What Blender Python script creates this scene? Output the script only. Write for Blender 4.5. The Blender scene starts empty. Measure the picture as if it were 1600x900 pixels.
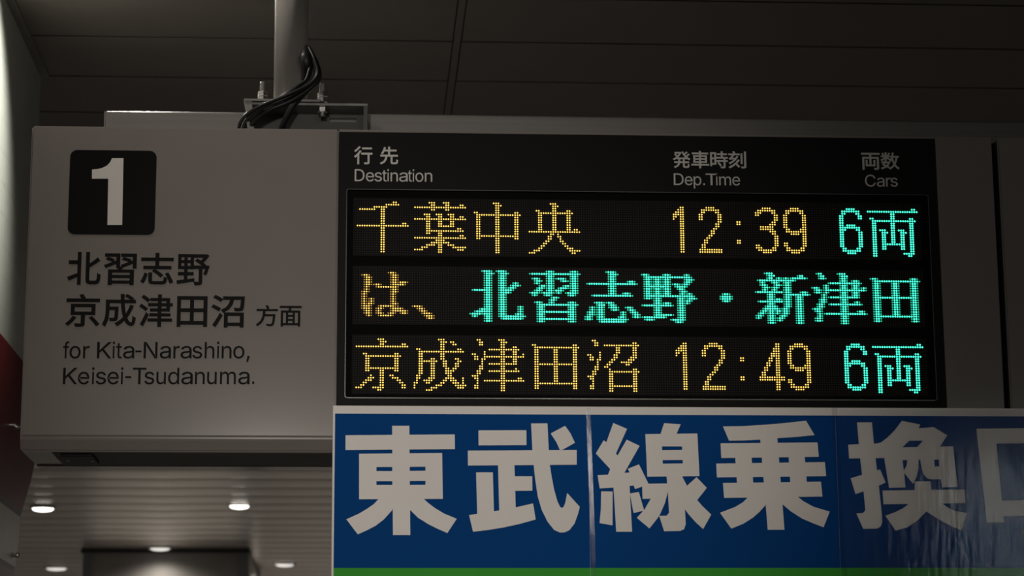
import bpy, bmesh, math, random
from mathutils import Vector, Matrix
from mathutils.geometry import delaunay_2d_cdt

random.seed(4)
S = bpy.context.scene
COL = S.collection

# ------------------------------------------------------------------ camera
CAM = Vector((0.0, 0.0, 1.55))
RIGHT = Vector((0.997929577, -0.064054330, -0.005796736))
UP = Vector((-0.007549702, -0.206170321, 0.978486996))
BACK = Vector((-0.063871444, -0.976417350, -0.206227052))
FOC = 3600.0
cam = bpy.data.cameras.new('camera')
cam.sensor_width = 36.0
cam.sensor_fit = 'HORIZONTAL'
cam.lens = FOC * 36.0 / 1600.0
cam.clip_end = 100
cam.dof.use_dof = True
cam.dof.focus_distance = 3.93
cam.dof.aperture_fstop = 8.5
cam_ob = bpy.data.objects.new('camera', cam)
m = Matrix((RIGHT, UP, BACK)).transposed().to_4x4()
m.translation = CAM
cam_ob.matrix_world = m
COL.objects.link(cam_ob)
S.camera = cam_ob

# ------------------------------------------------------------------ exposure, world, lamps
S.view_settings.view_transform = 'Standard'
S.view_settings.look = 'None'
S.view_settings.gamma = 1.0
S.view_settings.use_curve_mapping = False
S.view_settings.exposure = 0.0
W = bpy.data.worlds.new('station_ambient')
S.world = W
W.use_nodes = True
W.node_tree.nodes['Background'].inputs[0].default_value = (1.0, 0.93, 0.85, 1)
W.node_tree.nodes['Background'].inputs[1].default_value = 0.035


def lamp(name, kind, loc, power, color=(1, 0.93, 0.84), aim=None, size=0.1, spot=40, blend=1.0, size_y=None):
    d = bpy.data.lights.new(name, kind)
    d.energy = power
    d.color = color
    if kind == 'AREA':
        d.size = size
        if size_y:
            d.shape = 'RECTANGLE'
            d.size_y = size_y
    else:
        d.shadow_soft_size = size
    if kind == 'SPOT':
        d.spot_size = math.radians(spot)
        d.spot_blend = blend
    o = bpy.data.objects.new(name, d)
    o.location = loc
    if aim is not None:
        v = Vector(aim) - Vector(loc)
        o.rotation_euler = v.to_track_quat('-Z', 'Y').to_euler()
    COL.objects.link(o)
    return o


# added spots behind the camera light the sign, fading towards its right end
lamp('added_front_spot', 'SPOT', (-0.35, -1.2, 2.3), 285, aim=(0.09, 3.75, 2.13), size=0.12, spot=20.6, blend=1.0)
lamp('added_front_spot', 'SPOT', (0.8, -1.4, 2.7), 48, aim=(0.75, 3.75, 2.25), size=0.2, spot=48, blend=1.0)
# a ceiling light fitting of the hall behind, mirrored in the clear film of the banner
lamp('hall_lamp', 'AREA', (2.72, -2.3, 2.60), 1.5, color=(0.85, 0.96, 1.0), aim=(1.0, 3.7, 2.0), size=0.18, size_y=0.6)
# lamps on the upper ceiling above the left end of the sign
lamp('ceiling_glow', 'POINT', (-0.44, 4.45, 3.12), 0.30, size=0.03)
lamp('ceiling_lamp', 'SPOT', (-0.44, 4.45, 3.14), 60, aim=(-0.28, 3.90, 2.63), size=0.03, spot=72, blend=0.6)
lamp('ceiling_lamp', 'SPOT', (-0.45, 3.62, 3.14), 10, aim=(-0.45, 3.62, 0), size=0.05, spot=160, blend=0.3)
# lamp that rakes the left wall
lamp('wall_lamp', 'SPOT', (-0.45, 4.465, 3.16), 44, color=(0.96, 0.96, 0.87), aim=(-0.78, 4.565, 2.96), size=0.02, spot=79, blend=0.5)
# added fill lights brighten the lower concourse floor and far wall
lamp('lower_fill', 'AREA', (-0.6, 10.5, 2.5), 22, aim=(-0.6, 10.5, 0), size=2.4)
lamp('far_wall_fill', 'SPOT', (0.6, 13.2, 2.45), 130, aim=(0.3, 16, 1.6), size=0.15, spot=120)
lamp('far_wall_fill', 'SPOT', (-3.0, 13.2, 2.45), 24, aim=(-3.0, 16, 1.6), size=0.15, spot=120)


# ------------------------------------------------------------------ pixel -> world on a real plane
def ray(px, py):
    return RIGHT * ((px - 800) / FOC) - UP * ((py - 450) / FOC) - BACK


def on_y(px, py, y):
    d = ray(px, py)
    return CAM + d * (y / d.y)


def on_z(px, py, z):
    d = ray(px, py)
    return CAM + d * ((z - CAM.z) / d.z)


def on_x(px, py, x):
    d = ray(px, py)
    return CAM + d * (x / d.x)


# ------------------------------------------------------------------ materials
def mat(name, color, rough=0.6, metal=0.0, var=0.06, scale=12.0, bump=0.0, bscale=60.0, coat=0.0, stretch=(1, 1, 1), spec=0.5):
    mt = bpy.data.materials.new(name)
    mt.use_nodes = True
    nt = mt.node_tree
    b = nt.nodes['Principled BSDF']
    tc = nt.nodes.new('ShaderNodeTexCoord')
    mp = nt.nodes.new('ShaderNodeMapping')
    mp.inputs['Scale'].default_value = stretch
    nz = nt.nodes.new('ShaderNodeTexNoise')
    nz.inputs['Scale'].default_value = scale
    nz.inputs['Detail'].default_value = 4
    rp = nt.nodes.new('ShaderNodeValToRGB')
    c = Vector(color)
    lo = c * (1 - var)
    hi = c * (1 + var)
    rp.color_ramp.elements[0].position = 0.3
    rp.color_ramp.elements[1].position = 0.7
    rp.color_ramp.elements[0].color = (*lo, 1)
    rp.color_ramp.elements[1].color = (*[min(1, x) for x in hi], 1)
    nt.links.new(tc.outputs['Object'], mp.inputs['Vector'])
    nt.links.new(mp.outputs[0], nz.inputs['Vector'])
    nt.links.new(nz.outputs[0], rp.inputs[0])
    nt.links.new(rp.outputs[0], b.inputs['Base Color'])
    b.inputs['Roughness'].default_value = rough
    b.inputs['Metallic'].default_value = metal
    b.inputs['Coat Weight'].default_value = coat
    b.inputs['Coat Roughness'].default_value = 0.14
    b.inputs['Specular IOR Level'].default_value = spec
    if bump:
        n2 = nt.nodes.new('ShaderNodeTexNoise')
        n2.inputs['Scale'].default_value = bscale
        bp = nt.nodes.new('ShaderNodeBump')
        bp.inputs['Strength'].default_value = bump
        bp.inputs['Distance'].default_value = 0.01
        nt.links.new(mp.outputs[0], n2.inputs['Vector'])
        nt.links.new(n2.outputs[0], bp.inputs['Height'])
        nt.links.new(bp.outputs[0], b.inputs['Normal'])
    return mt


def glow(name, color, strength):
    mt = bpy.data.materials.new(name)
    mt.use_nodes = True
    b = mt.node_tree.nodes['Principled BSDF']
    b.inputs['Base Color'].default_value = (*color, 1)
    b.inputs['Emission Color'].default_value = (*color, 1)
    b.inputs['Emission Strength'].default_value = strength
    b.inputs['Roughness'].default_value = 0.4
    return mt


M = dict(
    sign_grey=mat('sign_grey_paint', (0.195, 0.174, 0.160), 0.62, var=0.02, bump=0.01, bscale=240, spec=0.12, coat=0.8),
    underside_shade=mat('sign_underside_shade', (0.016, 0.015, 0.014), 0.5, spec=0.1),  # near-black colour holds the shade under the sign box
    black=mat('sign_black_print', (0.0055, 0.0055, 0.006), 0.5, var=0.05, spec=0.08),
    letter_black=mat('letter_black', (0.004, 0.004, 0.0042), 0.5, var=0.05, spec=0.06),
    number_white=mat('number_white', (0.60, 0.57, 0.54), 0.55, var=0.02),
    header_text=mat('header_grey_print', (0.52, 0.505, 0.475), 0.6, var=0.02),
    bezel=mat('bezel_satin_black', (0.05, 0.05, 0.055), 0.3, metal=0.6),
    board=mat('led_board_black', (0.006, 0.0056, 0.0052), 0.6, var=0.1, spec=0.08),
    gap=mat('led_gap_black', (0.003, 0.003, 0.003), 0.7, spec=0.05),
    led_off=mat('led_off_lens', (0.034, 0.030, 0.027), 0.5, spec=0.2, var=0.1),
    amber=glow('led_amber_lit', (1.0, 0.60, 0.12), 2.1),
    amber_dim=glow('led_amber_dim', (1.0, 0.52, 0.12), 0.42),
    teal=glow('led_teal_lit', (0.065, 1.0, 0.64), 1.6),
    teal_dim=glow('led_teal_dim', (0.04, 1.0, 0.62), 0.42),
    steel=mat('galvanised_steel', (0.16, 0.155, 0.148), 0.4, metal=0.5, var=0.1, scale=30, bump=0.03, bscale=90),
    rail=mat('brushed_aluminium', (0.125, 0.118, 0.11), 0.35, metal=0.2, coat=1.0, var=0.12, scale=3, stretch=(0.4, 1, 60)),
    bracket=mat('shaded_steel', (0.045, 0.043, 0.041), 0.5, metal=0.3, var=0.1, scale=30),  # steel darkened to put the channel's inner shadow into the colour
    bolt=mat('bright_zinc', (0.80, 0.79, 0.77), 0.28, metal=1.0, var=0.03),
    pole=mat('painted_grey_pipe', (0.20, 0.19, 0.178), 0.35, var=0.03),
    rubber=mat('black_cable_rubber', (0.007, 0.007, 0.007), 0.42, spec=0.3, var=0.1),
    blue=mat('banner_blue', (0.003, 0.062, 0.25), 0.6, spec=0.03, var=0.04, scale=4),
    green=mat('banner_green', (0.06, 0.40, 0.05), 0.6, spec=0.05, var=0.05, scale=5),
    white=mat('banner_white', (0.80, 0.76, 0.72), 0.5, var=0.02),
    wall=mat('wall_pale_tile', (0.50, 0.51, 0.46), 0.35, var=0.03),
    wall_core=mat('wall_joint_grey', (0.44, 0.45, 0.41), 0.6),
    red=mat('red_enamel', (0.12, 0.012, 0.015), 0.45, spec=0.12, var=0.1, scale=6),
    dark_band=mat('dark_grey_band', (0.05, 0.05, 0.048), 0.5),
    pale_band=mat('pale_grey_band', (0.42, 0.41, 0.38), 0.45),
    ceil=mat('ceiling_board', (0.145, 0.125, 0.112), 0.45, spec=0.3, var=0.04, scale=5),
    ceil_gap=mat('ceiling_gap', (0.012, 0.011, 0.010), 0.8),
    trim=mat('ceiling_trim', (0.16, 0.15, 0.138), 0.5),
    slat=mat('ceiling_metal_slat', (0.46, 0.42, 0.39), 0.30, metal=0.7, var=0.05, scale=4),
    slat_gap=mat('slat_joint_dark', (0.02, 0.018, 0.017), 0.8),
    post=mat('portal_post_grey', (0.30, 0.31, 0.32), 0.4, metal=0.3),
    portal=mat('portal_panel_grey', (0.42, 0.40, 0.37), 0.5),
    floor=mat('floor_tile', (0.40, 0.38, 0.36), 0.4, var=0.1, scale=2),
    lamp_on=glow('downlight_bright', (1.0, 0.96, 0.90), 4.0),
    lamp_soft=glow('downlight_soft', (1.0, 0.97, 0.92), 0.75),
    ring=mat('downlight_ring', (0.5, 0.48, 0.46), 0.4),
)


def film_material(name, gloss):
    mt = bpy.data.materials.new(name)
    mt.use_nodes = True
    nt = mt.node_tree
    nt.nodes.clear()
    out = nt.nodes.new('ShaderNodeOutputMaterial')
    mix = nt.nodes.new('ShaderNodeMixShader')
    tr = nt.nodes.new('ShaderNodeBsdfTransparent')
    tr.inputs[0].default_value = (0.93, 0.94, 0.95, 1)
    gl = nt.nodes.new('ShaderNodeBsdfGlossy')
    gl.inputs['Roughness'].default_value = 0.10
    lw = nt.nodes.new('ShaderNodeLayerWeight')
    lw.inputs[0].default_value = 0.35
    tc = nt.nodes.new('ShaderNodeTexCoord')
    mp = nt.nodes.new('ShaderNodeMapping')
    mp.inputs['Scale'].default_value = (70, 1, 16)
    nz = nt.nodes.new('ShaderNodeTexNoise')
    nz.inputs['Scale'].default_value = 1.0
    nz.inputs['Detail'].default_value = 5
    bp = nt.nodes.new('ShaderNodeBump')
    bp.inputs['Strength'].default_value = 0.10
    bp.inputs['Distance'].default_value = 0.004
    L = nt.links.new
    L(tc.outputs['Object'], mp.inputs[0])
    L(mp.outputs[0], nz.inputs['Vector'])
    L(nz.outputs[0], bp.inputs['Height'])
    L(bp.outputs[0], gl.inputs['Normal'])
    ml = nt.nodes.new('ShaderNodeMath')
    ml.operation = 'MULTIPLY'
    ml.inputs[1].default_value = gloss
    L(lw.outputs['Fresnel'], ml.inputs[0])
    L(ml.outputs[0], mix.inputs[0])
    L(tr.outputs[0], mix.inputs[1])
    L(gl.outputs[0], mix.inputs[2])
    L(mix.outputs[0], out.inputs[0])
    return mt


M['film'] = film_material('clear_film', 0.7)
M['tape'] = film_material('clear_tape', 0.22)


# ------------------------------------------------------------------ object helpers
def link(name, me, material, parent=None):
    if material is not None and not me.materials:
        me.materials.append(material)
    o = bpy.data.objects.new(name, me)
    COL.objects.link(o)
    if parent is not None:
        o.parent = parent
        o.matrix_parent_inverse = world_of(parent).inverted()
    return o


def world_of(o):
    mw = Matrix.LocRotScale(o.location, o.rotation_euler, o.scale)
    if o.parent:
        mw = world_of(o.parent) @ o.matrix_parent_inverse @ mw
    return mw


def obj(name, bm, material, parent=None, smooth=False):
    me = bpy.data.meshes.new(name)
    bm.normal_update()
    bm.to_mesh(me)
    bm.free()
    if smooth:
        for p in me.polygons:
            p.use_smooth = True
    return link(name, me, material, parent)


def thing(name, label, cat, loc, group=None):
    o = bpy.data.objects.new(name, None)
    o.empty_display_size = 0.05
    o.location = loc
    o['label'] = label
    o['category'] = cat
    if group:
        o['group'] = group
    COL.objects.link(o)
    return o


def structure(o):
    o['kind'] = 'structure'
    return o


def stuff(o):
    o['kind'] = 'stuff'
    return o


def box(bm, x0, x1, y0, y1, z0, z1, bevel=0.0):
    vs = [bm.verts.new((x, y, z)) for x in (x0, x1) for y in (y0, y1) for z in (z0, z1)]
    fs = [(0, 1, 3, 2), (4, 6, 7, 5), (0, 4, 5, 1), (2, 3, 7, 6), (0, 2, 6, 4), (1, 5, 7, 3)]
    faces = [bm.faces.new([vs[i] for i in f]) for f in fs]
    if bevel:
        es = set(e for f in faces for e in f.edges)
        bmesh.ops.bevel(bm, geom=list(es), offset=bevel, segments=3 if bevel < 0.0025 else 6, affect='EDGES', profile=0.5)
    return bm


def B(*a, **k):
    return box(bmesh.new(), *a, **k)


def prism_x(bm, prof, x0, x1):
    """profile of (y, z) points swept along X"""
    a = [bm.verts.new((x0, y, z)) for y, z in prof]
    b = [bm.verts.new((x1, y, z)) for y, z in prof]
    n = len(prof)
    bm.faces.new(a)
    bm.faces.new(b[::-1])
    for i in range(n):
        bm.faces.new((a[i], b[i], b[(i + 1) % n], a[(i + 1) % n]))
    bmesh.ops.recalc_face_normals(bm, faces=bm.faces[:])
    return bm


def lathe(bm, prof, center, seg=24, axis='Z'):
    """profile of (radius, height) turned about an axis"""
    rings = []
    for r, h in prof:
        ring = []
        for i in range(seg):
            a = 2 * math.pi * i / seg
            p = (r * math.cos(a), r * math.sin(a), h)
            if axis == 'Y':
                p = (p[0], p[2], p[1])
            elif axis == 'X':
                p = (p[2], p[0], p[1])
            ring.append(bm.verts.new(Vector(p) + Vector(center)))
        rings.append(ring)
    for a, b in zip(rings, rings[1:]):
        for i in range(seg):
            j = (i + 1) % seg
            bm.faces.new((a[i], a[j], b[j], b[i]))
    bm.faces.new(rings[0][::-1])
    bm.faces.new(rings[-1])
    bmesh.ops.recalc_face_normals(bm, faces=bm.faces[:])
    return bm


def tube(bm, pts, rad, seg=10, sub=6):
    P = [Vector(p) for p in pts]
    P = [P[0] * 2 - P[1]] + P + [P[-1] * 2 - P[-2]]
    path = []
    for i in range(1, len(P) - 2):
        for k in range(sub):
            t = k / sub
            p0, p1, p2, p3 = P[i - 1:i + 3]
            path.append(0.5 * ((2 * p1) + (p2 - p0) * t + (2 * p0 - 5 * p1 + 4 * p2 - p3) * t * t + (3 * p1 - p0 - 3 * p2 + p3) * t ** 3))
    path.append(P[-2])
    rings = []
    ref = Vector((0.3, 1, 0.1)).normalized()
    for i, p in enumerate(path):
        t = (path[min(i + 1, len(path) - 1)] - path[max(i - 1, 0)]).normalized()
        u = t.cross(ref).normalized()
        v = t.cross(u)
        rr = rad(i / (len(path) - 1)) if callable(rad) else rad
        rings.append([bm.verts.new(p + (u * math.cos(a) + v * math.sin(a)) * rr) for a in [2 * math.pi * k / seg for k in range(seg)]])
    for a, b in zip(rings, rings[1:]):
        for i in range(seg):
            j = (i + 1) % seg
            bm.faces.new((a[i], a[j], b[j], b[i]))
    bm.faces.new(rings[0])
    bm.faces.new(rings[-1][::-1])
    bmesh.ops.recalc_face_normals(bm, faces=bm.faces[:])
    return bm


def even_odd(p, loops):
    c = False
    for lp in loops:
        n = len(lp)
        for i in range(n):
            (ax, ay), (bx, by) = lp[i], lp[(i + 1) % n]
            if (ay > p[1]) != (by > p[1]) and p[0] < ax + (p[1] - ay) / (by - ay) * (bx - ax):
                c = not c
    return c


def slab_union(bm, shapes, y_front, y_back):
    """union of flat shapes (each an outer loop with its holes, as (x, z)) facing -Y, with thickness"""
    pts, edges = [], []
    for loops in shapes:
        for lp in loops:
            k = len(pts)
            pts += [Vector(p) * 1000.0 for p in lp]
            edges += [(k + i, k + (i + 1) % len(lp)) for i in range(len(lp))]
    vs, _, fs, *_ = delaunay_2d_cdt(pts, edges, [], 0, 1e-5)
    scaled = [[[(x * 1000.0, z * 1000.0) for x, z in lp] for lp in loops] for loops in shapes]
    f = [bm.verts.new((v.x / 1000, y_front, v.y / 1000)) for v in vs]
    b = [bm.verts.new((v.x / 1000, y_back, v.y / 1000)) for v in vs]
    border = {}
    for t in fs:
        c = sum((vs[i] for i in t), Vector((0, 0))) / len(t)
        if not any(even_odd(c, s) for s in scaled):
            continue
        ar = sum(vs[t[i - 1]].x * vs[t[i]].y - vs[t[i]].x * vs[t[i - 1]].y for i in range(len(t)))
        t = list(t) if ar > 0 else list(t)[::-1]
        bm.faces.new([f[i] for i in t])
        bm.faces.new([b[i] for i in t[::-1]])
        for i in range(len(t)):
            e = (t[i - 1], t[i])
            if (e[1], e[0]) in border:
                del border[(e[1], e[0])]
            else:
                border[e] = 1
    for p, q in border:
        bm.faces.new((f[q], f[p], b[p], b[q]))
    for v in [v for v in bm.verts if not v.link_faces]:
        bm.verts.remove(v)
    return bm


def slab(bm, loops, y_front, y_back):
    return slab_union(bm, [loops], y_front, y_back)


def round_rect(x0, x1, z0, z1, r, n=6):
    out = []
    for cx, cz, a0 in ((x1 - r, z1 - r, 0), (x0 + r, z1 - r, 90), (x0 + r, z0 + r, 180), (x1 - r, z0 + r, 270)):
        for k in range(n + 1):
            a = math.radians(a0 + 90 * k / n)
            out.append((cx + r * math.cos(a), cz + r * math.sin(a)))
    return out


# ------------------------------------------------------------------ letter outlines (units of 1/1000 em)
GLYPHS = {
'北': '398,822 322,822 322,586 64,586 64,511 322,511 322,230 117,152 34,122 68,48 322,155 322,-71 398,-71/643,821 565,821 565,80 576,-3 614,-45 687,-57 848,-57 922,-33 960,45 974,190 950,198 925,211 903,226 895,98 877,34 842,16 695,16 662,21 647,39 643,79 643,410 750,472 854,536 947,602 891,668 820,608 735,547 643,488',
'習': '94,795 461,795 461,428 539,413 495,334 825,334 825,-83 747,-83 747,-43 260,-43 260,-83 185,-83 185,334 421,334 442,379 451,402 391,402 391,534 196,445 109,407 82,469 278,548 391,597 391,731 94,731/512,792 888,792 888,393 820,393 820,545 546,414 516,475 604,510 820,604 820,728 512,728/215,676 158,695 125,647 182,625 239,600 284,574 317,628 272,652/636,673 574,691 542,640 605,620 667,595 716,571 748,627 698,650/260,274 747,274 747,177 260,177/260,117 747,117 747,16 260,16',
'志': '513,309 430,361 378,316 462,261 541,200 601,143 656,194 594,250/863,167 812,257 744,232 795,140 840,45 873,-36 946,-5 911,74/270,256 345,256 345,39 350,16 372,5 420,2 639,2 680,10 699,46 707,126 728,114 776,98 758,-3 719,-53 644,-66 416,-66 327,-57 282,-25 270,38/150,247 217,224 192,137 158,47 117,-30 50,5 91,78 125,164/459,840 537,840 537,696 947,696 947,624 537,624 537,454 886,454 886,383 121,383 121,454 459,454 459,624 56,624 56,696 459,696',
'野': '954,759 904,792 889,788 538,788 538,720 835,720 802,678 765,637 726,600 692,622 625,659 577,613 652,569 724,519 787,467 526,467 526,395 687,395 687,13 685,2 679,-4 667,-6 596,-6 540,-4 559,-55 564,-79 631,-78 684,-75 722,-66 746,-50 759,-25 762,11 762,395 879,395 861,336 842,282 823,235 885,218 914,288 943,371 970,456 919,470 906,467 847,467 867,489 812,537 778,563 843,622 903,690/72,790 72,387 252,387 252,274 71,274 71,206 252,206 252,59 38,32 48,-42 531,30 530,96 324,68 324,206 505,206 505,274 324,274 324,387 505,387 505,790/135,728 256,728 256,619 135,619/320,728 440,728 440,619 320,619/135,560 256,560 256,449 135,449/320,560 440,560 440,449 320,449',
'京': '188,561 188,267 464,267 464,8 462,-3 455,-9 441,-11 292,-10 303,-33 318,-81 396,-81 455,-78 498,-70 525,-55 539,-31 543,7 543,267 822,267 822,561/262,495 743,495 743,334 262,334/815,133 746,205 685,167 754,93 820,15 869,-52 934,-8 882,58/235,204 308,177 249,97 179,18 107,-49 91,-33 52,-2 121,60 185,132/487,848 415,824 457,752 476,716 65,716 65,642 937,642 937,716 564,716 542,758',
'成': '544,839 622,839 626,670 951,670 951,597 630,597 644,468 662,351 686,247 736,331 779,421 815,519 890,500 842,375 783,261 714,159 754,75 798,22 847,4 871,22 886,82 894,189 914,172 937,158 959,148 940,15 903,-54 841,-73 770,-53 709,3 658,92 594,30 525,-26 451,-75 415,-32 396,-13 481,39 558,101 628,172 595,297 570,440 554,597 206,597 206,465 463,465 456,252 447,145 431,96 414,81 395,72 371,67 297,66 250,68 247,91 240,116 229,138 273,134 348,134 358,137 367,144 378,178 384,257 389,395 206,395 199,232 168,63 99,-87 81,-69 36,-37 97,99 123,248 128,389 128,670 549,670/782,800 716,836 671,790 737,752 801,710 850,670 897,722 847,760',
'津': '638,840 562,840 562,734 347,734 347,673 562,673 562,586 287,586 287,520 562,520 562,430 342,430 342,369 562,369 562,289 326,289 326,227 562,227 562,139 277,139 277,75 562,75 562,-79 638,-79 638,75 947,75 947,139 638,139 638,227 899,227 899,289 638,289 638,369 878,369 878,520 957,520 957,586 878,586 878,734 638,734/142,823 96,772 214,682 261,641 309,700 261,739/638,673 807,673 807,586 638,586/638,430 638,520 807,520 807,430/280,262 221,309 170,193 116,82 66,-10 131,-58 182,43 233,153/80,561 36,509 154,423 201,384 246,443 198,480',
'田': '97,771 97,-71 171,-71 171,-10 830,-10 830,-71 907,-71 907,771/171,698 456,698 456,423 171,423/532,698 830,698 830,423 532,423/171,348 456,348 456,66 171,66/532,348 830,348 830,66 532,66',
'沼': '199,795 133,828 90,774 157,738 223,698 275,662 319,723 266,758/356,791 918,791 907,578 894,471 873,420 854,404 832,395 805,391 771,389 676,391 664,439 653,461 746,455 789,456 800,459 809,466 824,502 834,583 843,721 627,721 585,570 500,442 349,346 337,366 321,388 304,405 439,486 515,594 551,721 356,721/81,554 40,499 106,463 172,424 224,390 266,452 213,485/316,254 262,303 199,187 133,76 73,-16 136,-66 197,35 259,145/385,324 385,-79 458,-79 458,-33 822,-33 822,-76 897,-76 897,324/458,255 822,255 822,35 458,35',
'方': '540,796 512,846 440,818 467,767 491,713 508,667 68,667 68,594 341,594 317,360 234,143 46,-23 67,-40 86,-61 101,-82 255,37 349,189 398,361 756,361 738,176 717,64 691,12 678,4 662,1 603,0 474,7 487,-16 496,-42 501,-66 567,-70 625,-71 669,-69 704,-65 732,-54 756,-34 789,32 814,168 838,434 410,434 420,541 423,594 936,594 936,667 514,667 585,698 566,744',
'面': '58,774 945,774 945,702 532,702 493,576 896,576 896,-80 820,-80 820,-27 176,-27 176,-80 104,-80 104,576 416,576 436,660 444,702 58,702/176,506 320,506 320,43 176,43/389,506 601,506 601,395 389,395/670,506 820,506 820,43 670,43/389,334 601,334 601,221 389,221/389,160 601,160 601,43 389,43',
'行': '435,780 927,780 927,708 435,708/267,841 339,811 262,722 172,636 79,562 50,604 35,622 121,688 203,764/307,626 378,600 344,548 307,497 266,446 266,-83 192,-83 192,364 154,326 116,291 78,259 25,322 129,408 226,513/391,504 955,504 955,432 804,432 804,16 800,-23 785,-49 759,-66 717,-74 655,-77 570,-77 565,-53 556,-27 545,-3 669,-6 702,-5 717,-2 725,4 728,17 728,432 391,432',
'先': '462,840 538,840 538,684 868,684 868,612 538,612 538,410 940,410 940,337 666,337 666,43 669,21 682,10 711,8 838,8 866,18 879,61 885,158 905,146 930,135 954,127 940,10 907,-48 844,-64 703,-64 634,-55 600,-22 591,43 591,337 400,337 362,158 271,16 95,-85 83,-64 65,-41 47,-22 209,64 290,185 322,337 61,337 61,410 462,410 462,612 256,612 229,556 200,505 167,459 124,484 102,494 164,592 213,705 246,817 322,801 299,724 285,684 462,684',
'発': '597,794 579,837 514,817 573,693 648,582 737,485 267,485 351,568 422,665 475,776 425,800 411,797 125,797 125,731 375,731 348,685 316,640 281,598 202,664 160,696 112,656 155,622 198,585 234,551 168,498 99,454 29,420 62,382 75,363 126,388 176,418 226,452 226,413 332,413 332,264 100,264 100,194 324,194 290,113 214,38 79,-26 97,-44 114,-65 127,-85 281,-6 366,89 401,194 582,194 582,34 591,-31 623,-64 689,-73 820,-73 878,-59 909,-8 923,92 900,99 876,110 855,122 850,42 838,5 814,-4 699,-4 674,-2 662,9 659,33 659,194 898,194 898,264 659,264 659,413 776,413 776,452 821,419 869,389 919,364 934,386 953,409 972,428 905,459 842,498 783,544 836,584 890,629 940,675 884,715 842,673 792,627 741,585 696,635 675,662 725,701 776,744 823,789 766,829 730,791 687,750 642,710 618,751/407,413 407,264 582,264 582,413',
'車': '536,839 459,839 459,749 83,749 83,680 459,680 459,606 158,606 158,216 459,216 459,135 53,135 53,66 459,66 459,-83 536,-83 536,66 951,66 951,135 536,135 536,216 846,216 846,606 536,606 536,680 917,680 917,749 536,749/230,543 459,543 459,441 230,441/536,543 771,543 771,441 536,441/230,382 459,382 459,279 230,279/536,382 771,382 771,279 536,279',
'時': '631,841 705,841 705,721 922,721 922,654 705,654 705,527 964,527 964,459 837,459 837,346 954,346 954,279 837,279 837,9 833,-27 820,-51 796,-66 758,-75 704,-78 633,-79 628,-56 619,-31 608,-8 714,-10 742,-9 755,-7 761,-2 763,10 763,279 384,279 384,346 763,346 763,459 379,459 379,527 631,527 631,654 421,654 421,721 631,721/557,188 505,244 445,209 496,151 541,89 572,33 636,72 603,127/76,775 76,35 146,35 146,117 362,117 362,775/146,706 291,706 291,484 146,484/291,416 146,416 146,185 291,185',
'刻': '851,828 925,828 925,17 921,-23 907,-48 882,-64 845,-72 791,-76 716,-77 711,-54 702,-29 691,-5 798,-7 827,-6 841,-4 849,3 851,17/672,725 743,725 743,167 672,167/354,802 327,845 258,826 279,790 298,752 312,716 54,716 54,647 251,647 207,585 167,534 140,504 119,484 100,470 82,463 106,393 134,400 203,407 347,416 263,334 168,263 66,206 82,188 113,146 275,253 417,391 528,556 460,578 422,512 400,480 196,472 245,526 293,585 338,647 600,647 600,716 393,716 378,757/526,388 594,361 551,293 503,229 449,169 509,116 566,62 611,15 556,-35 514,12 459,67 401,122 308,45 210,-21 107,-78 59,-15 244,87 404,223',
'両': '57,769 944,769 944,696 530,696 530,563 896,563 896,6 892,-30 879,-55 855,-70 815,-78 760,-81 691,-81 685,-59 676,-35 665,-13 771,-15 800,-14 814,-12 820,-6 822,7 822,492 530,492 530,166 653,166 653,396 721,396 721,100 273,100 273,405 338,405 338,166 456,166 456,492 179,492 179,-82 107,-82 107,563 456,563 456,696 57,696',
'数': '257,841 327,841 327,654 531,654 531,592 342,592 503,489 461,435 426,465 327,540 327,404 257,404 257,526 202,469 142,418 80,378 69,397 54,418 39,435 110,475 178,529 234,592 50,592 50,654 257,654/629,832 698,821 688,761 663,646 948,646 948,576 880,576 854,434 818,308 771,198 827,113 894,42 972,-12 954,-29 936,-50 921,-71 848,-17 785,50 731,129 666,47 587,-23 493,-83 482,-63 467,-41 451,-22 550,38 630,111 694,199 660,282 630,372 606,467 585,420 563,376 538,337 500,369 481,383 548,507 597,661/443,821 506,793 476,746 417,664 368,688 395,729/170,772 143,815 88,793 114,748 136,701 150,661 207,686 193,727/670,470 648,576 809,576 790,466 765,366 733,276 698,370/300,375 233,387 206,323 70,323 70,260 175,260 132,185 110,153 161,132 264,83 196,42 121,9 41,-14 55,-31 77,-72 166,-42 250,-2 326,50 387,12 412,-6 460,43 407,77 375,95 424,156 465,228 495,309 454,326 442,323 278,323/410,260 247,260 218,205 203,180 317,126 353,166 384,211',
',': '110,115 222,115 137,-194 61,-194',
'-': '546,396 185,396 185,304 546,304',
'.': '154,141 174,138 192,131 207,119 219,104 226,86 229,66 226,47 219,30 207,14 192,2 174,-5 154,-7 135,-5 118,2 102,14 90,30 83,47 80,66 83,86 90,104 102,119 118,131 135,138',
'C': '433,836 474,834 514,828 552,818 588,804 621,786 652,764 680,739 705,710 726,678 744,644 757,606 767,565 662,565 655,592 644,617 631,640 616,660 599,678 579,695 558,708 535,719 511,728 486,734 460,738 433,739 385,735 339,722 298,701 260,672 229,635 203,590 183,538 172,478 168,412 172,346 183,287 203,234 229,190 261,153 298,124 340,103 385,90 433,86 460,87 486,91 511,97 535,106 558,117 579,131 599,147 616,165 631,185 644,208 655,233 662,260 767,260 758,220 744,182 727,147 705,115 680,87 652,61 621,40 588,22 552,7 514,-3 475,-9 433,-11 365,-5 302,12 244,40 192,80 149,128 113,187 86,254 71,329 65,412 71,495 86,570 113,637 149,696 192,745 244,784 302,813 365,830',
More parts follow.
